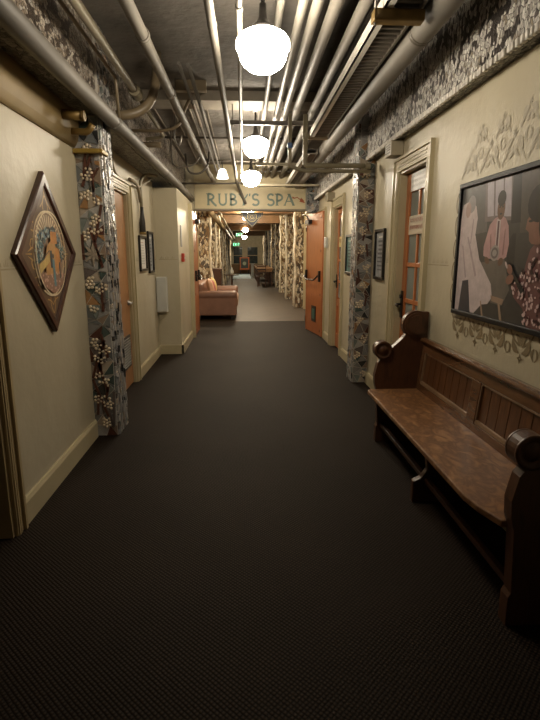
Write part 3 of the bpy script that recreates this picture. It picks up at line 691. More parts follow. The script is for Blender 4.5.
# seated man in a pink shirt
pp([(2.75, 1.555), (2.70, 1.585), (2.64, 1.60), (2.585, 1.58), (2.55, 1.54), (2.53, 1.45), (2.545, 1.385), (2.60, 1.36), (2.66, 1.375), (2.73, 1.375), (2.795, 1.39), (2.80, 1.44)], 'pink', PINK)
pp([(2.735, 1.50), (2.725, 1.51), (2.705, 1.40), (2.72, 1.39)], 'pink_shade', (.24, .13, .13)); pp([(2.585, 1.52), (2.575, 1.53), (2.575, 1.40), (2.59, 1.39)], 'pink_shade', (.24, .13, .13))
pp([(2.675, 1.58), (2.635, 1.58), (2.63, 1.40), (2.67, 1.40)], 'shirt_white', (.5, .44, .44)); pp([(2.665, 1.57), (2.645, 1.57), (2.642, 1.42), (2.662, 1.42)], 'tie', (.10, .04, .05))
pe((2.64, 1.632), .040, .058, 'skin', SKIN); pe((2.642, 1.683), .044, .040, 'hair', (.02, .016, .015)); pe((2.655, 1.64), .009, .005, 'hair', BG); pe((2.625, 1.64), .009, .005, 'hair', BG); pe((2.64, 1.605), .014, .005, 'hair', BG)
pp([(2.86, 1.35), (2.56, 1.375), (2.485, 1.22), (2.545, 1.135), (2.67, 1.14), (2.82, 1.29)], 'table', (.125, .11, .095))
pe((2.67, 1.405), .05, .042, 'plate', (.30, .27, .26)); pe((2.67, 1.405), .038, .030, 'plate_ring', (.12, .10, .10)); pe((2.67, 1.405), .024, .018, 'plate', BG)
pe((2.75, 1.365), .03, .018, 'skin', SKIN, .4); pe((2.60, 1.36), .028, .02, 'skin', SKIN, -.4)
# figure in white on the left
pp([(3.10, 1.69), (3.02, 1.705), (2.93, 1.67), (2.90, 1.60), (2.915, 1.51), (2.84, 1.37), (2.68, 1.24), (2.655, 1.17), (2.70, 1.13), (2.77, 1.12), (2.86, 1.06), (2.92, 1.06), (2.95, 1.22), (2.99, 1.23), (3.05, 1.15), (3.06, 1.055), (3.165, 1.055), (3.165, 1.5), (3.12, 1.62)], 'pale', PALE)
pe((2.99, 1.685), .052, .05, 'grey_hair', (.26, .24, .24)); pe((3.03, 1.655), .035, .045, 'face_pale', (.36, .25, .22))
pp([(3.02, 1.5), (3.0, 1.5), (2.86, 1.28), (2.88, 1.27)], 'fold', (.34, .27, .28)); pp([(3.08, 1.45), (3.065, 1.45), (2.99, 1.26), (3.01, 1.26)], 'fold', BG); pp([(2.96, 1.60), (2.945, 1.6), (2.96, 1.46), (2.975, 1.46)], 'fold', BG)
pp([(3.04, 1.24), (2.96, 1.25), (2.905, 1.058), (3.07, 1.058)], 'navy', (.035, .037, .05))
pp([(2.67, 1.18), (2.53, 1.17), (2.54, 1.14), (2.66, 1.15)], 'tan', (.30, .21, .15)); pp([(2.59, 1.15), (2.57, 1.15), (2.53, 1.058), (2.555, 1.058)], 'tan', BG); pp([(2.79, 1.14), (2.775, 1.14), (2.74, 1.058), (2.76, 1.058)], 'tan', BG)
# figure in a patterned blouse on the right
pp([(2.02, 1.44), (2.2, 1.475), (2.28, 1.46), (2.33, 1.42), (2.355, 1.36), (2.365, 1.315), (2.43, 1.27), (2.47, 1.25), (2.44, 1.19), (2.345, 1.14), (2.30, 1.058), (1.97, 1.058), (1.97, 1.40)], 'blouse', (.15, .065, .065))
random.seed(6)
ink('bloom', (.58, .42, .41)); ink('bloom_dark', (.05, .018, .02))
for _ in range(330):
    u, v = random.uniform(2.0, 2.45), random.uniform(1.07, 1.44)
    if v > 1.47 - (u - 2.2) * .9 or (u > 2.34 and v < 1.19): continue
    pe((u, v), random.uniform(.006, .016), random.uniform(.005, .011), random.choice(['bloom', 'bloom', 'bloom_dark']), BG, random.uniform(0, 3), 6)
pp([(2.365, 1.56), (2.33, 1.585), (2.2, 1.56), (2.18, 1.46), (2.26, 1.44), (2.31, 1.445), (2.335, 1.46), (2.345, 1.50), (2.375, 1.515)], 'skin_warm', (.22, .105, .075))
pe((2.28, 1.625), .095, .085, 'hair', BG); pe((2.20, 1.55), .07, .11, 'hair', BG); pe((2.335, 1.55), .02, .006, 'hair', BG)
pp([(2.51, 1.345), (2.485, 1.345), (2.335, 1.23), (2.36, 1.21)], 'black', BG)
pe((2.485, 1.325), .032, .022, 'skin_warm', SKIN, .5); pe((2.475, 1.275), .038, .024, 'skin_warm', SKIN, -.3); pe((2.52, 1.345), .022, .008, 'pale', SKIN, .9)
mb.build('print', INKS, t)

# ============================================================ DIAMOND PICTURE
t = thing('diamond_picture', (-1.16, 3.1, .93), 'diamond-shaped dark wooden frame with an ornate oval scene on the left wall', 'picture')
CY, CZ = 3.10, 1.40
def dq(r, x): return [(x, CY, CZ + r), (x, CY + r, CZ), (x, CY, CZ - r), (x, CY - r, CZ)]
mb = MB(); rings = [dq(.466, -1.169), dq(.466, -1.145), dq(.455, -1.138), dq(.405, -1.138), dq(.39, -1.146), dq(.39, -1.151)]
n = 0
for r_ in rings: mb.v += r_
for i in range(len(rings) - 1):
    for k in range(4): k2 = (k + 1) % 4; mb.face((i * 4 + k, i * 4 + k2, i * 4 + 4 + k2, i * 4 + 4 + k))
mb.build('frame', M_FRAMED, t)
ART = []; AI = {}
def dk(name, c):
    if name not in AI: AI[name] = len(ART); ART.append(mat('art_' + name, c, .3, var=.15, nscale=30))
    return AI[name]
mb = MB(); LV2 = [0]
def ap(pts, name, c):
    LV2[0] += 1; mb.poly([(-1.150 + .00004 * LV2[0], CY + u, CZ + v) for u, v in pts], dk(name, c))
def ar(pts, w_, name, c):
    LV2[0] += 1; dk(name, c); d = .00004 * LV2[0]; ribbon(mb, pts, w_, lambda u, v, q: (-1.150 + d, CY + u, CZ + v), AI[name])
CRM = (.74, .62, .42); GLD = (.50, .32, .12)
ap([(0, .391), (.391, 0), (0, -.391), (-.391, 0)], 'bronze', (.13, .085, .055))
for s in (-1, 1):      # corner scrolls
    ar([(s * a, b) for a, b in qb((0, .33), (.05, .28), (.03, .25))], .008, 'gold', GLD); ar([(s * a, b) for a, b in qb((0, .36), (.01, .30), (.075, .262))], .007, 'gold', GLD)
    ar([(s * a, b) for a, b in qb((0, -.35), (.05, -.30), (.03, -.25))], .008, 'gold', GLD); ar([(s * a, b) for a, b in qb((0, -.30), (.02, -.27), (.08, -.262))], .008, 'gold', GLD)
    for k in (-1, 0, 1): ar([(s * .25, k * .03), (s * (.33 - abs(k) * .03), k * .012)], [.012, .002], 'gold', GLD); ar([(s * .245, .08 * k), (s * .262, .05 * k), (s * .25, .03 * k)], .01, 'gold', GLD)
    for k in range(4): ar([(s * (.19 + .012 * k), .17 - .045 * k), (s * (.225 + .01 * k), .18 - .05 * k)], [.012, .003], 'gold', GLD); ar([(s * (.19 + .012 * k), -.17 + .045 * k), (s * (.225 + .01 * k), -.18 + .05 * k)], [.012, .003], 'gold', GLD)
ap(arc(0, 0, .235, .248, 0, 350, 35), 'cream', CRM); ap(arc(0, 0, .222, .236, 0, 350, 35), 'sky', (.33, .22, .15))
for k in range(17):    # sun rays
    a = math.radians(8 + k * 10.2); ar([(.06 * math.cos(a), .06 + .06 * math.sin(a)), (.20 * math.cos(a), .035 + .188 * math.sin(a))], [.004, .013], 'cream', CRM)
random.seed(12)
for k in range(330):   # blue-grey foliage arch
    a = math.radians(random.uniform(-25, 205)); r_ = random.uniform(.115, .20); u, v = r_ * math.cos(a) * 1.08, .01 + r_ * math.sin(a) * .72
    nm, c = random.choice([('leaf_blue', (.20, .32, .40)), ('leaf_dark', (.05, .075, .09)), ('leaf_pale', (.48, .54, .48)), ('leaf_teal', (.12, .25, .26))]); q = random.uniform(0, 3)
    ap([(u + .016 * math.cos(q), v + .016 * math.sin(q)), (u - .007 * math.sin(q), v + .007 * math.cos(q)), (u - .016 * math.cos(q), v - .016 * math.sin(q)), (u + .007 * math.sin(q), v - .007 * math.cos(q))], nm, c)
ap([(-.10, -.02), (-.06, .05), (0, .075), (.06, .06), (.10, .0), (.10, -.12), (-.10, -.12)], 'amber', (.50, .27, .10)); ap([(0, .13), (.10, .13), (.10, .06), (0, .06)], 'orange', (.52, .23, .07)); ap([(-.01, .14), (.05, .165), (.11, .14)], 'leaf_dark', (.05,) * 3)
ap([(.06, .04), (.13, .03), (.13, -.14), (.06, -.12)], 'orange', GLD); ap([(-.20, -.06), (-.04, .0), (-.03, -.04), (-.19, -.11)], 'yellow', (.58, .42, .15)); ar([(-.2, -.05), (-.03, .02)], .007, 'leaf_dark', GLD)
ap([(-.19, -.12), (.19, -.12), (.15, -.18), (0, -.233), (-.15, -.18)], 'cobble_ground', (.30, .17, .12))
for k in range(46):
    u, v = random.uniform(-.16, .16), random.uniform(-.22, -.11)
    if (u / .2) ** 2 + (v / .225) ** 2 < 1: ap(arc(u, v, .010, .007, 0, 315, 7), 'cobble', (.58, .38, .30))
ap([(.0, -.03), (.03, -.03), (.035, -.19), (.0, -.19)], 'coat', (.10, .24, .28)); ap(arc(.015, -.012, .013, .016, 0, 315, 7), 'leaf_dark', GLD); ap([(-.03, .02), (0, .02), (0, -.08), (-.03, -.08)], 'leaf_dark', GLD); ap([(.10, -.05), (.12, -.05), (.12, -.15), (.10, -.15)], 'leaf_dark', GLD)
ar(arc(0, 0, .229, .242, 0, 360, 40), .010, 'cream', CRM)
mb.build('artwork', ART, t)

# ============================================================ SMALL FRAMES
def small_frame(plane_x, s, ya, yb, za, zb, label, kind, name='picture_frame', cat='picture'):
    t = thing(name, (plane_x, (ya + yb) / 2, za), label, cat); fw = .028
    x0, x1 = plane_x + s * .002, plane_x + s * .028
    mb = MB(); mb.box((x0, ya, za), (x1, yb, za + fw)); mb.box((x0, ya, zb - fw), (x1, yb, zb)); mb.box((x0, ya, za + fw), (x1, ya + fw, zb - fw)); mb.box((x0, yb - fw, za + fw), (x1, yb, zb - fw))
    mb.build('frame', M_BLACK, t, bevel=.003)
    pm = {'doc': (M_PAPER, mat('faint_ink', (.40, .38, .34), .6), mat('rose_ink', (.5, .22, .16), .6)), 'grey': (mat('grey_print', (.30, .31, .32), .4, var=.4, nscale=14), mat('dark_print', (.08, .08, .09), .4), M_PAPER), 'teal': (mat('teal_print', (.10, .20, .19), .35, var=.4, nscale=10), mat('dark_print2', (.04, .06, .07), .4), M_PAPER)}[kind]
    mb = MB(); P_ = (plL if s > 0 else plR)(plane_x + s * .008); mb.box((plane_x + s * .002, ya + fw, za + fw), (plane_x + s * .008, yb - fw, zb - fw), 0)
    n = 9; random.seed(int(ya * 100))
    for k in range(n):
        z = zb - fw - .05 - k * (zb - za - 2 * fw - .08) / n; a = ya + fw + .05; b = yb - fw - .05 - random.uniform(0, .06)
        if b > a: ribbon(mb, [(a, z), (b, z)], .006 if kind == 'doc' else random.uniform(.008, .022), P_, 2 if (k == 0) else 1, .001)
    mb.build('print', list(pm), t)
small_frame(-1.2, 1, 5.95, 6.36, 1.20, 1.61, 'square black-framed notice with white paper, nearer of two on the left wall', 'doc')
small_frame(-1.2, 1, 6.50, 6.84, 1.16, 1.68, 'tall black-framed notice in the corner, farther of two on the left wall', 'grey')
small_frame(1.36, -1, 4.82, 5.16, 1.15, 1.64, 'slim black-framed grey print between the glazed door and mosaic pillar', 'grey')
small_frame(1.36, -1, 6.15, 6.62, 1.15, 1.64, 'black-framed teal print just past the right mosaic pillar', 'teal')
# white wall box on the pier, sign strip, red alarm pull
t = thing('wall_cabinet', (-1.12, 7.03, .6), 'white metal box hung on the pier in the left corner', 'box')
MB().box((-1.195, 6.99, .61), (-1.055, 7.098, 1.09)).build('body', M_WHITE, t, bevel=.004)
MB().box((-1.188, 6.982, .62), (-1.062, 6.99, 1.08)).build('cover', mat('off_white_cover', (.52, .52, .48), .4, var=.04), t, bevel=.002)
tag(MB().box((-.885, 7.36, 1.50), (-.877, 7.50, 1.80)).build('wall_sign', mat('grey_sign', (.24, .25, .25), .4), bevel=.002), 'narrow grey sign plate high on the side of the left pier', 'sign')
t = thing('fire_alarm', (-.88, 7.45, 1.30), 'small red fire alarm pull on the side of the left pier', 'alarm')
MB().box((-.884, 7.39, 1.29), (-.845, 7.51, 1.41)).build('housing', M_RED, t, bevel=.006); MB().box((-.845, 7.41, 1.335), (-.838, 7.49, 1.355)).build('pull_bar', M_WHITE, t)
def boxdev(y, z, label):
    t = thing('door_chime', (1.33, y, z), label, 'box'); MB().box((1.25, y - .09, z), (1.358, y + .09, z + .12)).build('housing', mat('putty_plastic', (.36, .31, .22), .45, var=.05), t, bevel=.005)
    mb = MB()
    for k in range(4): mb.box((1.2455, y - .06, z + .025 + k * .02), (1.25, y + .06, z + .032 + k * .02))
    mb.build('grille', M_PIPED, t)
boxdev(4.5, 2.215, 'beige box above the glazed door beside the pew'); boxdev(7.72, 2.17, 'beige box above the farther door on the right')
t = thing('light_switch', (1.35, 8.2, 1.45), 'white switch box beside the dark doorway on the right', 'switch')
MB().box((1.31, 8.13, 1.50), (1.358, 8.25, 1.66)).build('housing', M_WHITE, t, bevel=.006); MB().box((1.302, 8.17, 1.55), (1.31, 8.21, 1.61)).build('toggle', M_PAPER, t)

# ============================================================ PIPES AND CEILING GEAR
def pipe(name, pts, r, m, label, cat='pipe', joints=(), bend=.06, seg=14, group=None, jr=1.35, jm=None):
    pts = [Vector(p) for p in pts]; mid = pts[len(pts) // 2]
    t = thing(name, tuple(mid), label, cat, group)
    MB().tube(pts, r, seg, bend=bend).build('tube', m, t)
    for a, b in joints:
        a, b = Vector(a), Vector(b); d = (b - a); mb = MB(); mb.tube([a, a + d * .15, a + d * .2, a + d * .8, a + d * .85, b], [r * jr * .93, r * jr, r * jr * .95, r * jr * .95, r * jr, r * jr * .93], seg); mb.build('coupling', jm or m, t)
    return t
def jy(x, z, y, L=.06): return ((x, y - L / 2, z), (x, y + L / 2, z))
pipe('ceiling_pipe', [(-.95, -2.5, 2.36), (-.93, 3, 2.335), (-.905, 8.0, 2.36), (-.90, 9.38, 2.36)], .052, M_PIPE, 'thick grey pipe running under the left mosaic beam', joints=[jy(-.926, 2.337, 3.95, .05), jy(-.915, 2.35, 6.3, .05)], bend=.3, jr=1.1)
pipe('ceiling_pipe', [(-.80, -2.5, 2.6), (-.80, 4.15, 2.6)], .027, M_PIPEC, 'pale pipe at upper left that ends in a bulky tee fitting', joints=[jy(-.80, 2.6, 4.18, .16)], jr=1.7)
pipe('ceiling_conduit', [(-.80, 4.24, 2.6), (-.80, 5.52, 2.585), (-.83, 5.54, 2.57), (-.98, 5.54, 2.55)], .017, M_PIPEC, 'thin bright pipe continuing from the tee fitting at upper left', bend=.05)
pipe('ceiling_conduit', [(-.872, -2.5, 2.6), (-.872, 3.85, 2.6), (-.872, 3.9, 2.35)], .011, M_PIPET, 'slender rod pipe beside the left mosaic beam', bend=.04)
pipe('ceiling_pipe', [(-.6, -2.5, 2.6), (-.553, 2.75, 2.6), (-.50, 8.25, 2.6), (-.50, 8.35, 2.62), (-.50, 9.38, 2.64)], .034, M_PIPE, 'thick taupe pipe left of the hanging lamps with ring joints', joints=[jy(-.548, 2.6, 3.15, .04), jy(-.538, 2.6, 4.2, .04), jy(-.522, 2.6, 6.1, .04)], bend=.05, jr=1.2)
pipe('ceiling_pipe', [(-.165, -2.5, 2.6), (-.155, 2.73, 2.6), (-.085, 8.9, 2.56), (-.04, 9.33, 2.50), (.06, 9.375, 2.28)], .024, M_PIPE, 'grey pipe left of the globes that bends down across the lettering', joints=[jy(-.152, 2.6, 3.0, .03), jy(-.12, 2.58, 6.0, .03)], bend=.2, jr=1.12)
pipe('ceiling_pipe', [(-.006, -2.5, 2.62), (-.006, 9.38, 2.62)], .015, M_PIPEL, 'narrow pale pipe passing just left of the globes', joints=[jy(-.006, 2.62, 2.85, .05), jy(-.006, 2.62, 5.0, .07)], jr=1.35)
pipe('ceiling_pipe', [(.235, -2.5, 2.82), (.235, 9.38, 2.82)], .024, M_PIPEL, 'pale pipe tucked high behind the globes')
names = ['first', 'second', 'third', 'fourth']
for k, (x, r) in enumerate(((.346, .027), (.427, .031), (.531, .037), (.693, .039))):
    pipe('ceiling_pipe', [(x, -2.5, 2.755), (x, 9.38, 2.755)], r, M_PIPEL if k < 2 else M_PIPE, f'{names[k]} from the left of four fat pale pipes right of the globes', group='row of fat ceiling pipes')
pipe('ceiling_pipe', [(.845, -2.5, 2.84), (.845, 9.38, 2.84)], .03, M_PIPED, 'dark pipe high above the ladder tray')
t = pipe('ventilation_duct', [(1.03, -2.5, 2.62), (1.005, 2.8, 2.61), (.99, 6.2, 2.61), (.99, 9.38, 2.61)], .07, M_PIPE, 'fat round duct along the right mosaic beam', 'duct', joints=[((1.0025, 3.02, 2.61), (1.0022, 3.06, 2.61)), ((.993, 6.0, 2.61), (.993, 6.06, 2.61))], jr=1.06, jm=M_PIPED, bend=.2, seg=24)
for k, (x, z, r, lab) in enumerate(((-.43, 2.78, .014, 'thin grey conduit high beside the thick taupe pipe, left one'), (-.37, 2.80, .018, 'thin grey conduit high beside the thick taupe pipe, right one'))):
    pipe('ceiling_conduit', [(x - .03, 4.1 + k * .1, z), (x, 9.38, z)], r, M_PIPE, lab)
# bulky elbow and loops at upper left
t = thing('elbow_pipe', (-.85, 4.3, 2.38), 'fat tan elbow pipe curving up to the ceiling at upper left', 'pipe')
MB().tube([(-.96, 4.20, 2.44), (-.86, 4.22, 2.45), (-.76, 4.26, 2.50), (-.69, 4.30, 2.60), (-.665, 4.34, 2.75), (-.66, 4.38, 2.95)], .036, 14, bend=.08).build('tube', M_PIPET, t)
pipe('ceiling_conduit', [(-1.0, 4.95, 2.50), (-.70, 4.95, 2.50), (-.57, 4.95, 2.54), (-.50, 4.95, 2.72), (-.46, 5.0, 2.80), (-.42, 5.6, 2.70)], .014, M_PIPET, 'tan conduit looping across beneath the thick taupe pipe', bend=.08)
pipe('ceiling_conduit', [(-1.0, 5.35, 2.46), (-.80, 5.35, 2.46)], .026, M_PIPET, 'short tan stub pipe reaching out of the left beam')
pipe('cable_hook', [(-.65, 5.3, 2.72), (-.66, 5.3, 2.50), (-.63, 5.3, 2.44), (-.60, 5.3, 2.47), (-.59, 5.3, 2.54)], .007, M_STEEL, 'thin wire hook hanging from the ceiling at upper left', 'hook', bend=.03)
pipe('cable_hook', [(-.76, 7.2, 2.72), (-.74, 7.2, 2.47), (-.55, 7.2, 2.46), (-.45, 7.2, 2.60), (-.45, 7.4, 2.8)], .014, M_PIPED, 'dark looping cable ahead of the painted lintel, left side', 'cable', bend=.12)
pipe('cable_hook', [(-.86, 6.6, 2.93), (-.87, 6.6, 2.50), (-.80, 6.6, 2.45), (-.58, 6.6, 2.47), (-.50, 6.6, 2.62)], .009, M_PIPED, 'thin drooping cable by the left beam near the pier', 'cable', bend=.12)
# thin transverse conduit before the lintel
pipe('ceiling_conduit', [(-1.0, 8.75, 2.54), (-.16, 8.75, 2.545), (.02, 8.75, 2.56), (.22, 8.75, 2.72), (.40, 8.75, 2.745), (1.26, 8.75, 2.745)], .014, M_PIPED, 'dark conduit crossing the corridor before the painted lintel', bend=.12)
pipe('ceiling_conduit', [(-.98, 6.9, 2.86), (1.25, 6.9, 2.86)], .014, M_PIPED, 'dark conduit crossing high between second and third globes')
pipe('ceiling_conduit', [(-.55, 8.1, 2.80), (.2, 8.1, 2.78)], .012, M_PIPED, 'short dark conduit crossing left of the third globe')
# cream water pipes with risers going into the right pillar
pipe('water_pipe', [(.62, 5.2, 2.72), (.62, 5.2, 2.255), (1.27, 5.2, 2.255)], .024, M_PIPEC, 'cream water pipe dropping and turning into the right pillar, upper one', joints=[((.62, 5.2, 2.5), (.62, 5.2, 2.56)), ((1.22, 5.2, 2.255), (1.27, 5.2, 2.255))], bend=.03)
t = pipe('water_pipe', [(.465, 5.14, 2.71), (.465, 5.14, 2.235), (.60, 5.14, 2.195), (1.26, 5.14, 2.195)], .018, M_PIPEC, 'cream water pipe with blue valve turning into the right pillar', bend=.03)
mb = MB(); mb.lathe((.465, 5.14, 2.40), [(.02, 0), (.026, .005), (.026, .02), (.02, .025), (.026, .03), (.026, .045), (.02, .05)], 14); mb.build('valve', mat('blue_valve', (.08, .15, .33), .4), t)
# strut channel, trays, timber bracket
def channel(y, z, x0, x1, label, m=M_DKMET):
    t = thing('strut_channel', ((x0 + x1) / 2, y, z), label, 'bracket')
    mb = MB(); mb.box((x0, y, z), (x1, y + .042, z + .006)); mb.box((x0, y, z), (x1, y + .005, z + .038)); mb.box((x0, y + .037, z), (x1, y + .042, z + .038)); mb.build('channel', m, t)
    for x in (x0 + .03, x1 - .03): mb = MB(); mb.tube([(x, y + .021, z - .02), (x, y + .021, 2.95)], .005, 8); mb.lathe((x, y + .021, z - .008), [(.010, 0), (.010, .008)], 6); mb.build('threaded_rod', M_STEEL, t)
channel(5.40, 2.672, -.12, .76, 'steel strut channel under the fat pipes behind the first globe', mat('strut_grey', (.16, .14, .12), .5))
channel(7.75, 2.672, .20, .95, 'steel strut channel under the fat pipes near the third globe', M_PIPEC)
channel(8.55, 2.48, .25, 1.25, 'steel strut channel just before the painted lintel', M_PIPEC)
def tray(y0, y1, x0, x1, z, label):
    t = thing('cable_tray', ((x0 + x1) / 2, (y0 + y1) / 2, z), label, 'cable tray', None)
    MB().box((x0, y0, z), (x0 + .012, y1, z + .065)).box((x0, y0, z), (x0 + .045, y1, z + .006)).build('side_rail', mat('tray_white', (.66, .63, .56), .35), t)
    MB().box((x1 - .012, y0, z), (x1, y1, z + .065)).build('side_rail', M_PIPED, t)
    mb = MB(); y = y0 + .03
    while y < y1 - .02: mb.box((x0 + .012, y, z + .008), (x1 - .012, y + .022, z + .022)); y += .06
    mb.build('rungs', M_PIPED, t)
    MB().box((x0 + .012, y0 + .01, z + .05), (x1 - .012, y1 - .01, z + .062)).build('tray_lid', M_BLACK, t)
tray(-.5, 5.58, .715, .905, 2.6, 'white-railed ladder cable tray between the fat pipes and duct')
tray(6.3, 9.36, .76, .905, 2.56, 'farther cable tray with pale rail meeting the lintel')
t = thing('timber_bracket', (.84, 2.8, 2.55), 'brown timber crossbar hung under the near end of the cable tray', 'bracket')
MB().box((.665, 2.76, 2.545), (.925, 2.83, 2.60)).build('bar', M_OLD, t, bevel=.008)
MB().tube([(.68, 2.795, 2.53), (.68, 2.795, 2.95)], .006, 8).build('hanger_rod', M_STEEL, t)
tag(MB().box((.70, 5.60, 2.585), (.91, 5.66, 2.63)).build('timber_bracket', M_PIPET, bevel=.004), 'tan crossbar at the far end of the near cable tray', 'bracket')
tag(MB().box((-.60, 5.0, 2.86), (-.32, 5.08, 2.95)).build('timber_block', M_PIPET, bevel=.004), 'small tan timber block on the ceiling left of the lamps', 'block')
# brown stub pipes at the head of the left pillar
t = pipe('stub_pipe', [(-1.168, 3.45, 2.26), (-1.0, 3.45, 2.25)], .030, M_OLD, 'upper brown stub pipe beside the head of the left pillar', joints=[((-1.0, 3.45, 2.25), (-.985, 3.45, 2.25))], jr=1.15)
t = pipe('stub_pipe', [(-1.168, 3.62, 2.20), (-1.02, 3.62, 2.19), (-.985, 3.62, 2.24)], .022, M_OLD, 'lower brown stub pipe beside the head of the left pillar', bend=.03)
t = thing('pipe_clamp', (-1.09, 3.75, 2.09), 'ochre clamp bracket around the head of the left pillar', 'bracket')
MB().box((-1.168, 3.74, 2.085), (-.985, 3.785, 2.115)).box((-.99, 3.74, 2.085), (-.965, 3.90, 2.115)).build('strap', mat('ochre_clamp', (.36, .24, .05), .4, .2), t, bevel=.006)
# conduits on the left wall and dark tapered sleeve
pipe('wall_conduit', [(-1.185, 4.85, 2.33), (-1.18, 4.92, 2.16), (-1.18, 5.1, 2.12), (-1.18, 6.0, 2.13), (-1.10, 6.5, 2.30)], .012, M_PIPEC, 'thin cream conduit sagging along the wall above the tan door', bend=.12)
t = pipe('wall_conduit', [(-1.02, 6.35, 2.31), (-1.12, 6.15, 2.30), (-1.165, 6.08, 2.22), (-1.165, 6.08, 1.90)], .018, M_PIPEC, 'cream conduit curving down to the dark sleeve above the framed notice', bend=.1)
pipe('wall_conduit', [(-1.17, 5.55, 2.16), (-1.17, 5.8, 2.17), (-1.168, 5.98, 2.12), (-1.165, 6.04, 1.98)], .018, M_PIPET, 'tan conduit arching from the tan door to the dark sleeve', bend=.12)
t = thing('cable_sleeve', (-1.16, 6.08, 1.62), 'dark tapered cable sleeve on the left wall above the framed notice', 'sleeve')
MB().lathe((-1.162, 6.08, 1.64), [(.034, 0), (.036, .02), (.034, .12), (.022, .22), (.020, .29), (.001, .29)], 14).build('sleeve', M_DKMET, t)
MB().lathe((-1.162, 6.08, 1.62), [(.038, 0), (.038, .03)], 14).build('collar', M_OLD, t)

# ---------------------------------------------------------------- globe lamps
def lamp(x, y, zc, label, s=1.0, gm=None):
    t = thing('pendant_lamp', (x, y, zc - .13 * s), label, 'ceiling lamp', 'row of opal globe lamps')
    pr = [(.001, -.118), (.04, -.114), (.08, -.100), (.112, -.076), (.132, -.045), (.140, -.012), (.143, .0), (.152, .010), (.155, .028), (.150, .052), (.133, .074), (.102, .092), (.068, .102), (.06, .118)]
    MB().lathe((x, y, zc), [(a * s, b * s) for a, b in pr], 32).build('globe', gm or M_GLOBE, t)
    MB().lathe((x, y, zc), [(a * s, b * s) for a, b in [(.062, .105), (.070, .108), (.068, .122), (.04, .14), (.026, .165), (.019, .24), (.001, .24)]], 20).build('fitter', M_DKMET, t)
    MB().tube([(x, y, zc + .2 * s), (x, y, 2.93)], .011, 10).build('stem', M_DKMET, t)
    MB().lathe((x, y, 0), [(.001, 2.885), (.02, 2.885), (.035, 2.90), (.055, 2.915), (.062, 2.94), (.062, 2.95)], 20).build('canopy', M_STEEL, t)
    return t
lamp(.12, 3.0, 2.478, 'largest opal globe lamp, nearest the camera', s=.95)
lamp(.15, 5.8, 2.535, 'middle-sized opal globe lamp, second from the camera', s=.95)
lamp(.135, 8.0, 2.52, 'third opal globe lamp, just before the painted lintel')
for x, y, z, lab in ((.12, 11.6, 2.55, 'added opal globe lamp first inside the lounge, hidden above the lintel'), (.15, 14.3, 2.53, 'added opal globe lamp, unseen behind the hanging navy sign'), (.14, 17.6, 2.62, 'added opal globe lamp, unseen midway down the lounge'), (.12, 24.5, 2.52, 'small opal globe lamp far down the lounge, above the other'), (.10, 33.0, 2.45, 'smallest opal globe lamp at the far end')):
    lamp(x, y, z, lab, gm=emit('opal_glass_lounge', (1.0, .84, .60), 88))  # nearer three globes are out of view, added to brighten the lounge
t = thing('small_ceiling_light', (-.33, 8.9, 2.66), 'small white cone light left of the third globe', 'ceiling lamp')
MB().lathe((-.33, 8.9, 2.64), [(.001, 0), (.095, 0), (.10, .01), (.06, .14), (.03, .16)], 20).build('shade', emit('small_shade', (1, .93, .8), 1.5), t); MB().tube([(-.33, 8.9, 2.79), (-.33, 8.9, 2.94)], .01, 8).build('stem', M_DKMET, t)

# ---------------------------------------------------------------- signs
t = thing('hanging_sign', (.17, 9.75, 1.9), 'navy pointed hanging sign with gold rings below the painted lintel', 'sign')
pts = [(-.035, 2.16), (.385, 2.16), (.375, 2.10), (.31, 2.03), (.25, 1.95), (.175, 1.885), (.10, 1.95), (.035, 2.03), (-.025, 2.10)]
MB().prism([(x, 9.66, z) for x, z in pts], (0, .025, 0)).build('board', mat('navy_board', (.03, .035, .07), .3, var=.2), t)
Pq = lambda u, v, d: (u, 9.66 - d, v)
mb = MB(); cx, cz = .175, 2.075
ribbon(mb, [(cx + (x - cx) * .9, cz + (z - cz) * .9) for x, z in pts + pts[:1]], .010, Pq); ribbon(mb, arc(cx, cz, .085, .085, 0, 360, 28), .012, Pq); ribbon(mb, arc(cx, cz, .058, .058, 0, 360, 24), .006, Pq)
ribbon(mb, arc(cx, cz, .03, .03, 40, 320, 14), .014, Pq); ribbon(mb, [(cx - .005, cz), (cx + .032, cz), (cx + .032, cz - .03)], .010, Pq)
ribbon(mb, qb((.04, 2.09), (.07, 2.02), (.10, 2.06)), .008, Pq); ribbon(mb, qb((.31, 2.09), (.28, 2.02), (.25, 2.06)), .008, Pq)
mb.build('gold_emblem', mat('gold_leaf', (.45, .36, .18), .35, .3), t)
for x in (.02, .33): MB().tube([(x, 9.672, 2.15), (x, 9.672, 2.24), (x, 9.62, 2.24)], .005, 6).build('hanger', M_DKMET, t)
def exit_sign(x, y, z, w_, lab):
    t = thing('exit_sign', (x, y, z), lab, 'exit sign')
    h = w_ * .5; MB().box((x - w_ / 2, y, z), (x + w_ / 2, y + .06, z + h)).build('housing', mat('exit_housing', (.05, .2, .1), .4), t)
    mb = MB(); s = w_ / 5; P_ = lambda u, v, d: (u, y - d, v); zb_ = z + h * .18; hh = h * .64; u = x - w_ * .42
    for ch in 'EXIT':
        L = {'E': [[(0, 0), (0, 1)], [(0, 0), (.7, 0)], [(0, .5), (.6, .5)], [(0, 1), (.7, 1)]], 'X': [[(0, 0), (.8, 1)], [(.8, 0), (0, 1)]], 'I': [[(.3, 0), (.3, 1)]], 'T': [[(0, 1), (.8, 1)], [(.4, 0), (.4, 1)]]}[ch]
        for st in L: ribbon(mb, [(u + a * s * .9, zb_ + b * hh) for a, b in st], s * .24, P_, 0, .003)
        u += s * 1.1
    mb.build('lettering', M_GREEN, t)
    MB().tube([(x, y + .03, z + h), (x, y + .03, 2.95)], .01, 6).build('hanger', M_DKMET, t)
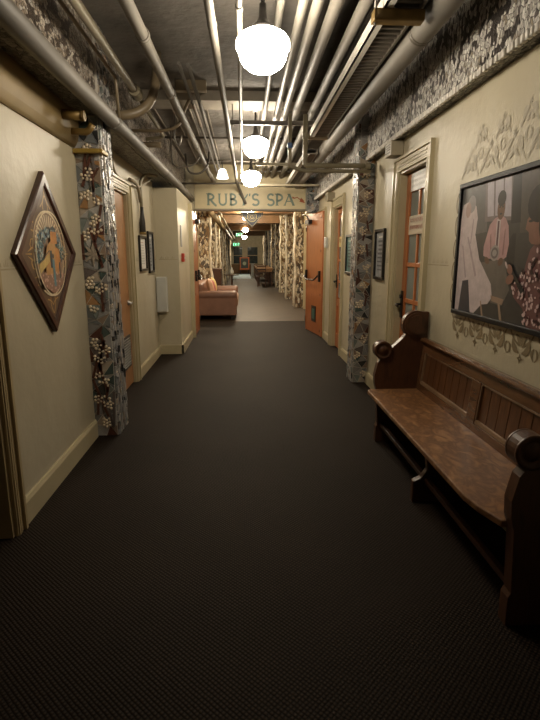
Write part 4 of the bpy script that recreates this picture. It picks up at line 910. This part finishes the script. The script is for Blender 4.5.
exit_sign(-.17, 25.3, 2.24, .34, 'green EXIT sign above the other, beside far globe lamp'); exit_sign(-.45, 36.0, 1.93, .5, 'green EXIT sign lower down at the far end wall')

# ============================================================ LOUNGE FURNITURE
M_SOFA = mat('mauve_brown_leather', (.30, .165, .115), .5, var=.12, nscale=5, bs=.1); M_SOFD = mat('sofa_roll_leather', (.21, .11, .075), .45, var=.12)
t = thing('sofa', (-.6, 11.8, 0), 'brown leather sofa with rolled arms just through the portal', 'sofa')
def softbox(mb, a, b): mb.box(a, b)
for y in (10.80, 12.62):
    MB().box((-1.0, y, .10), (-.15, y + .20, .50)).build('arm', M_SOFA, t, bevel=.02, seg=3)
    mb = MB(); mb.lathe((-1.02, y + .10, .515), [(.001, 0), (.08, .0), (.105, .02), (.11, .06), (.11, .80), (.105, .86), (.08, .885), (.001, .89)], 20, axis='x'); mb.build('arm_roll', M_SOFD, t)
MB().box((-1.0, 11.0, .10), (-.16, 12.62, .28)).build('base', M_SOFA, t, bevel=.015)
MB().box((-1.08, 10.86, .10), (-.88, 12.76, .78)).build('backrest', M_SOFA, t, bevel=.05, seg=3)
for k in range(2): MB().box((-.90, 11.01 + k * .80, .28), (-.12, 11.80 + k * .80, .46)).build('seat_cushion', mat('sofa_cushion', (.38, .22, .15), .55), t, bevel=.04, seg=3)
for x in (-.96, -.24):
    for y in (10.84, 12.72): MB().box((x - .03, y, 0), (x + .03, y + .06, .10)).build('foot', M_BLACK, t)
def pillow(x, y, z, c, nm, lab, rz=0, s=.2):
    mb = MB(); n = 10
    for i in range(n + 1):
        for j in range(n + 1):
            u, v = 2 * i / n - 1, 2 * j / n - 1; h = .075 * (1 - u ** 4) * (1 - v ** 4)
            mb.v.append((x + h, y + u * s * (1 - .06 * (v * v)), z + v * s * (1 - .06 * u * u)))
    K = len(mb.v)
    for i in range(n + 1):
        for j in range(n + 1): a = mb.v[i * (n + 1) + j]; mb.v.append((2 * x - a[0] , a[1], a[2]))
    for i in range(n):
        for j in range(n):
            q = (i * (n + 1) + j, i * (n + 1) + j + 1, (i + 1) * (n + 1) + j + 1, (i + 1) * (n + 1) + j); mb.face(q, 0, True); mb.face([K + e for e in reversed(q)], 0, True)
    o = mb.build('throw_pillow', mat(nm, c, .7), seg=1); o.rotation_euler = (0, -.25, 0); tag(o, lab, 'cushion')
pillow(-.68, 11.22, .69, (.55, .33, .22), 'peach_cloth', 'peach throw pillow at the near end of the sofa')
pillow(-.68, 11.68, .67, (.42, .10, .10), 'red_cloth', 'red throw pillow on the middle of the sofa', s=.18)
pillow(-.68, 12.25, .68, (.62, .48, .2), 'yellow_cloth', 'yellow throw pillow at the far end of the sofa', s=.19)
# dark cabinet, round table with white vase, wooden tables on the right
t = thing('cabinet', (-.95, 14.5, 0), 'dark brown cabinet standing beyond the sofa on the left', 'cabinet')
MB().box((-1.1, 14.0, .05), (-.62, 15.0, .97)).build('body', M_PEW, t, bevel=.006); MB().box((-1.1, 13.97, .97), (-.59, 15.03, 1.0)).build('top', M_PEW, t, bevel=.004)
for k in range(2): o = MB().box((-.62, 14.03 + k * .48, .1), (-.605, 14.49 + k * .48, .93)).build('door', M_FRAMED, t); MB().lathe((-.605, 14.46 + k * .08, .55), [(.012, 0), (.012, .02), (.001, .022)], 8, axis='x').build('knob', M_OLD, o)
t = thing('side_table', (-.45, 20, 0), 'small dark round side table left of the far aisle', 'table')
MB().lathe((-.45, 20, 0), [(.001, .58), (.28, .58), (.28, .61), (.001, .61)], 20).build('table_top', M_PEW, t); MB().lathe((-.45, 20, 0), [(.18, 0), (.18, .02), (.03, .05), (.03, .58)], 14).build('pedestal', M_PEW, t)
tag(MB().lathe((-.45, 20, .61), [(.001, 0), (.05, 0), (.08, .08), (.07, .16), (.03, .22), (.04, .27), (.001, .27)], 16).build('vase', M_WHITE), 'small white vase on the dark round side table', 'vase')
M_TABW = wood('honey_table_wood', (.36, .17, .06), (.46, .24, .09), (1, 1, 1), .35, .3)
for i, (y, w_, lab) in enumerate(((22.6, .75, 'nearest brown wooden table along the right of the lounge'), (25.3, .75, 'middle brown wooden table along the right of the lounge'), (28.2, .8, 'farthest brown wooden table along the right of the lounge'))):
    t = thing('wooden_table', (.95, y + .9, 0), lab, 'table', 'wooden tables on the right of the lounge')
    MB().box((.62, y, .72), (.62 + w_ - .02, y + 1.7, .77)).build('table_top', M_TABW, t, bevel=.006)
    MB().box((.68, y + .06, .62), (1.28, y + 1.64, .72)).build('apron', M_TABW, t)
    for x in (.67, 1.23):
        for yy in (y + .05, y + 1.58): MB().box((x, yy, 0), (x + .07, yy + .07, .62)).build('leg', M_PEW, t)
def chair(x, y, lab):
    t = thing('wooden_chair', (x, y, 0), lab, 'chair', 'wooden chairs by the lounge tables')
    MB().box((x - .21, y - .21, .43), (x + .21, y + .21, .46)).build('seat', M_PEW, t, bevel=.005)
    for a in (-.19, .16):
        for b in (-.2, .17): MB().box((x + a, y + b, 0), (x + a + .03, y + b + .03, .43)).build('leg', M_PEW, t)
    mb = MB(); mb.box((x - .21, y + .18, .46), (x - .18, y + .21, .92)); mb.box((x + .18, y + .18, .46), (x + .21, y + .21, .92))
    for k in range(3): mb.box((x - .18, y + .185, .58 + k * .12), (x + .18, y + .205, .64 + k * .12))
    mb.build('backrest', M_PEW, t)
chair(.80, 22.2, 'dark wooden chair before the nearest wooden table'); 
t = thing('white_pedestal', (.56, 31, 0), 'tall narrow white pedestal beyond the wooden tables', 'pedestal')
MB().box((.48, 30.9, 0), (.64, 31.1, .80)).build('post', M_WHITE, t, bevel=.004); MB().box((.46, 30.88, .80), (.72, 31.12, .84)).build('top', M_WHITE, t, bevel=.004)
tag(MB().box((-.62, 29.4, .0), (.46, 36.2, .012)).build('daylight_patch', mat('painted_daylight_blue', (.60, .78, .92), .35, var=.04)), 'pale blue patch of painted daylight on the floor at the far end of the lounge', 'daylight_patch')  # thin slab whose pale blue colour stands in for daylight on the floor
t = thing('easel_board', (.02, 36.6, 0), 'orange-framed display board standing at the far end', 'board')
mb = MB(); a, b, z0, z1 = -.24, .44, .30, 1.18
for q in (((a, z0), (a + .07, z1)), ((b - .07, z0), (b, z1)), ((a + .07, z0), (b - .07, z0 + .10)), ((a + .07, z1 - .08), (b - .07, z1))): mb.box((q[0][0], 36.5, q[0][1]), (q[1][0], 36.55, q[1][1]))
mb.build('frame', mat('orange_frame', (.55, .14, .03), .4), t)
MB().box((a + .07, 36.51, z0 + .1), (b - .07, 36.53, z1 - .08)).build('panel', mat('black_panel', (.02, .03, .03), .3), t)
MB().lathe((.10, 36.50, .74), [(.13, 0), (.13, .01)], 16, axis='y').build('emblem', mat('sage_emblem', (.3, .36, .25), .4), t)
for x in (a + .02, b - .07): MB().box((x, 36.5, 0), (x + .05, 36.55, z0)).build('leg', M_BLACK, t)
t = pipe('ceiling_pipe', [(-.76, 9.62, 2.38), (-.72, 37.9, 2.38)], .07, M_PIPET, 'fat tan pipe along the left of the lounge ceiling')
pipe('ceiling_pipe', [(-.60, 9.62, 2.44), (-.56, 37.9, 2.44)], .035, M_PIPEC, 'thinner cream pipe beside the fat tan pipe in the lounge')
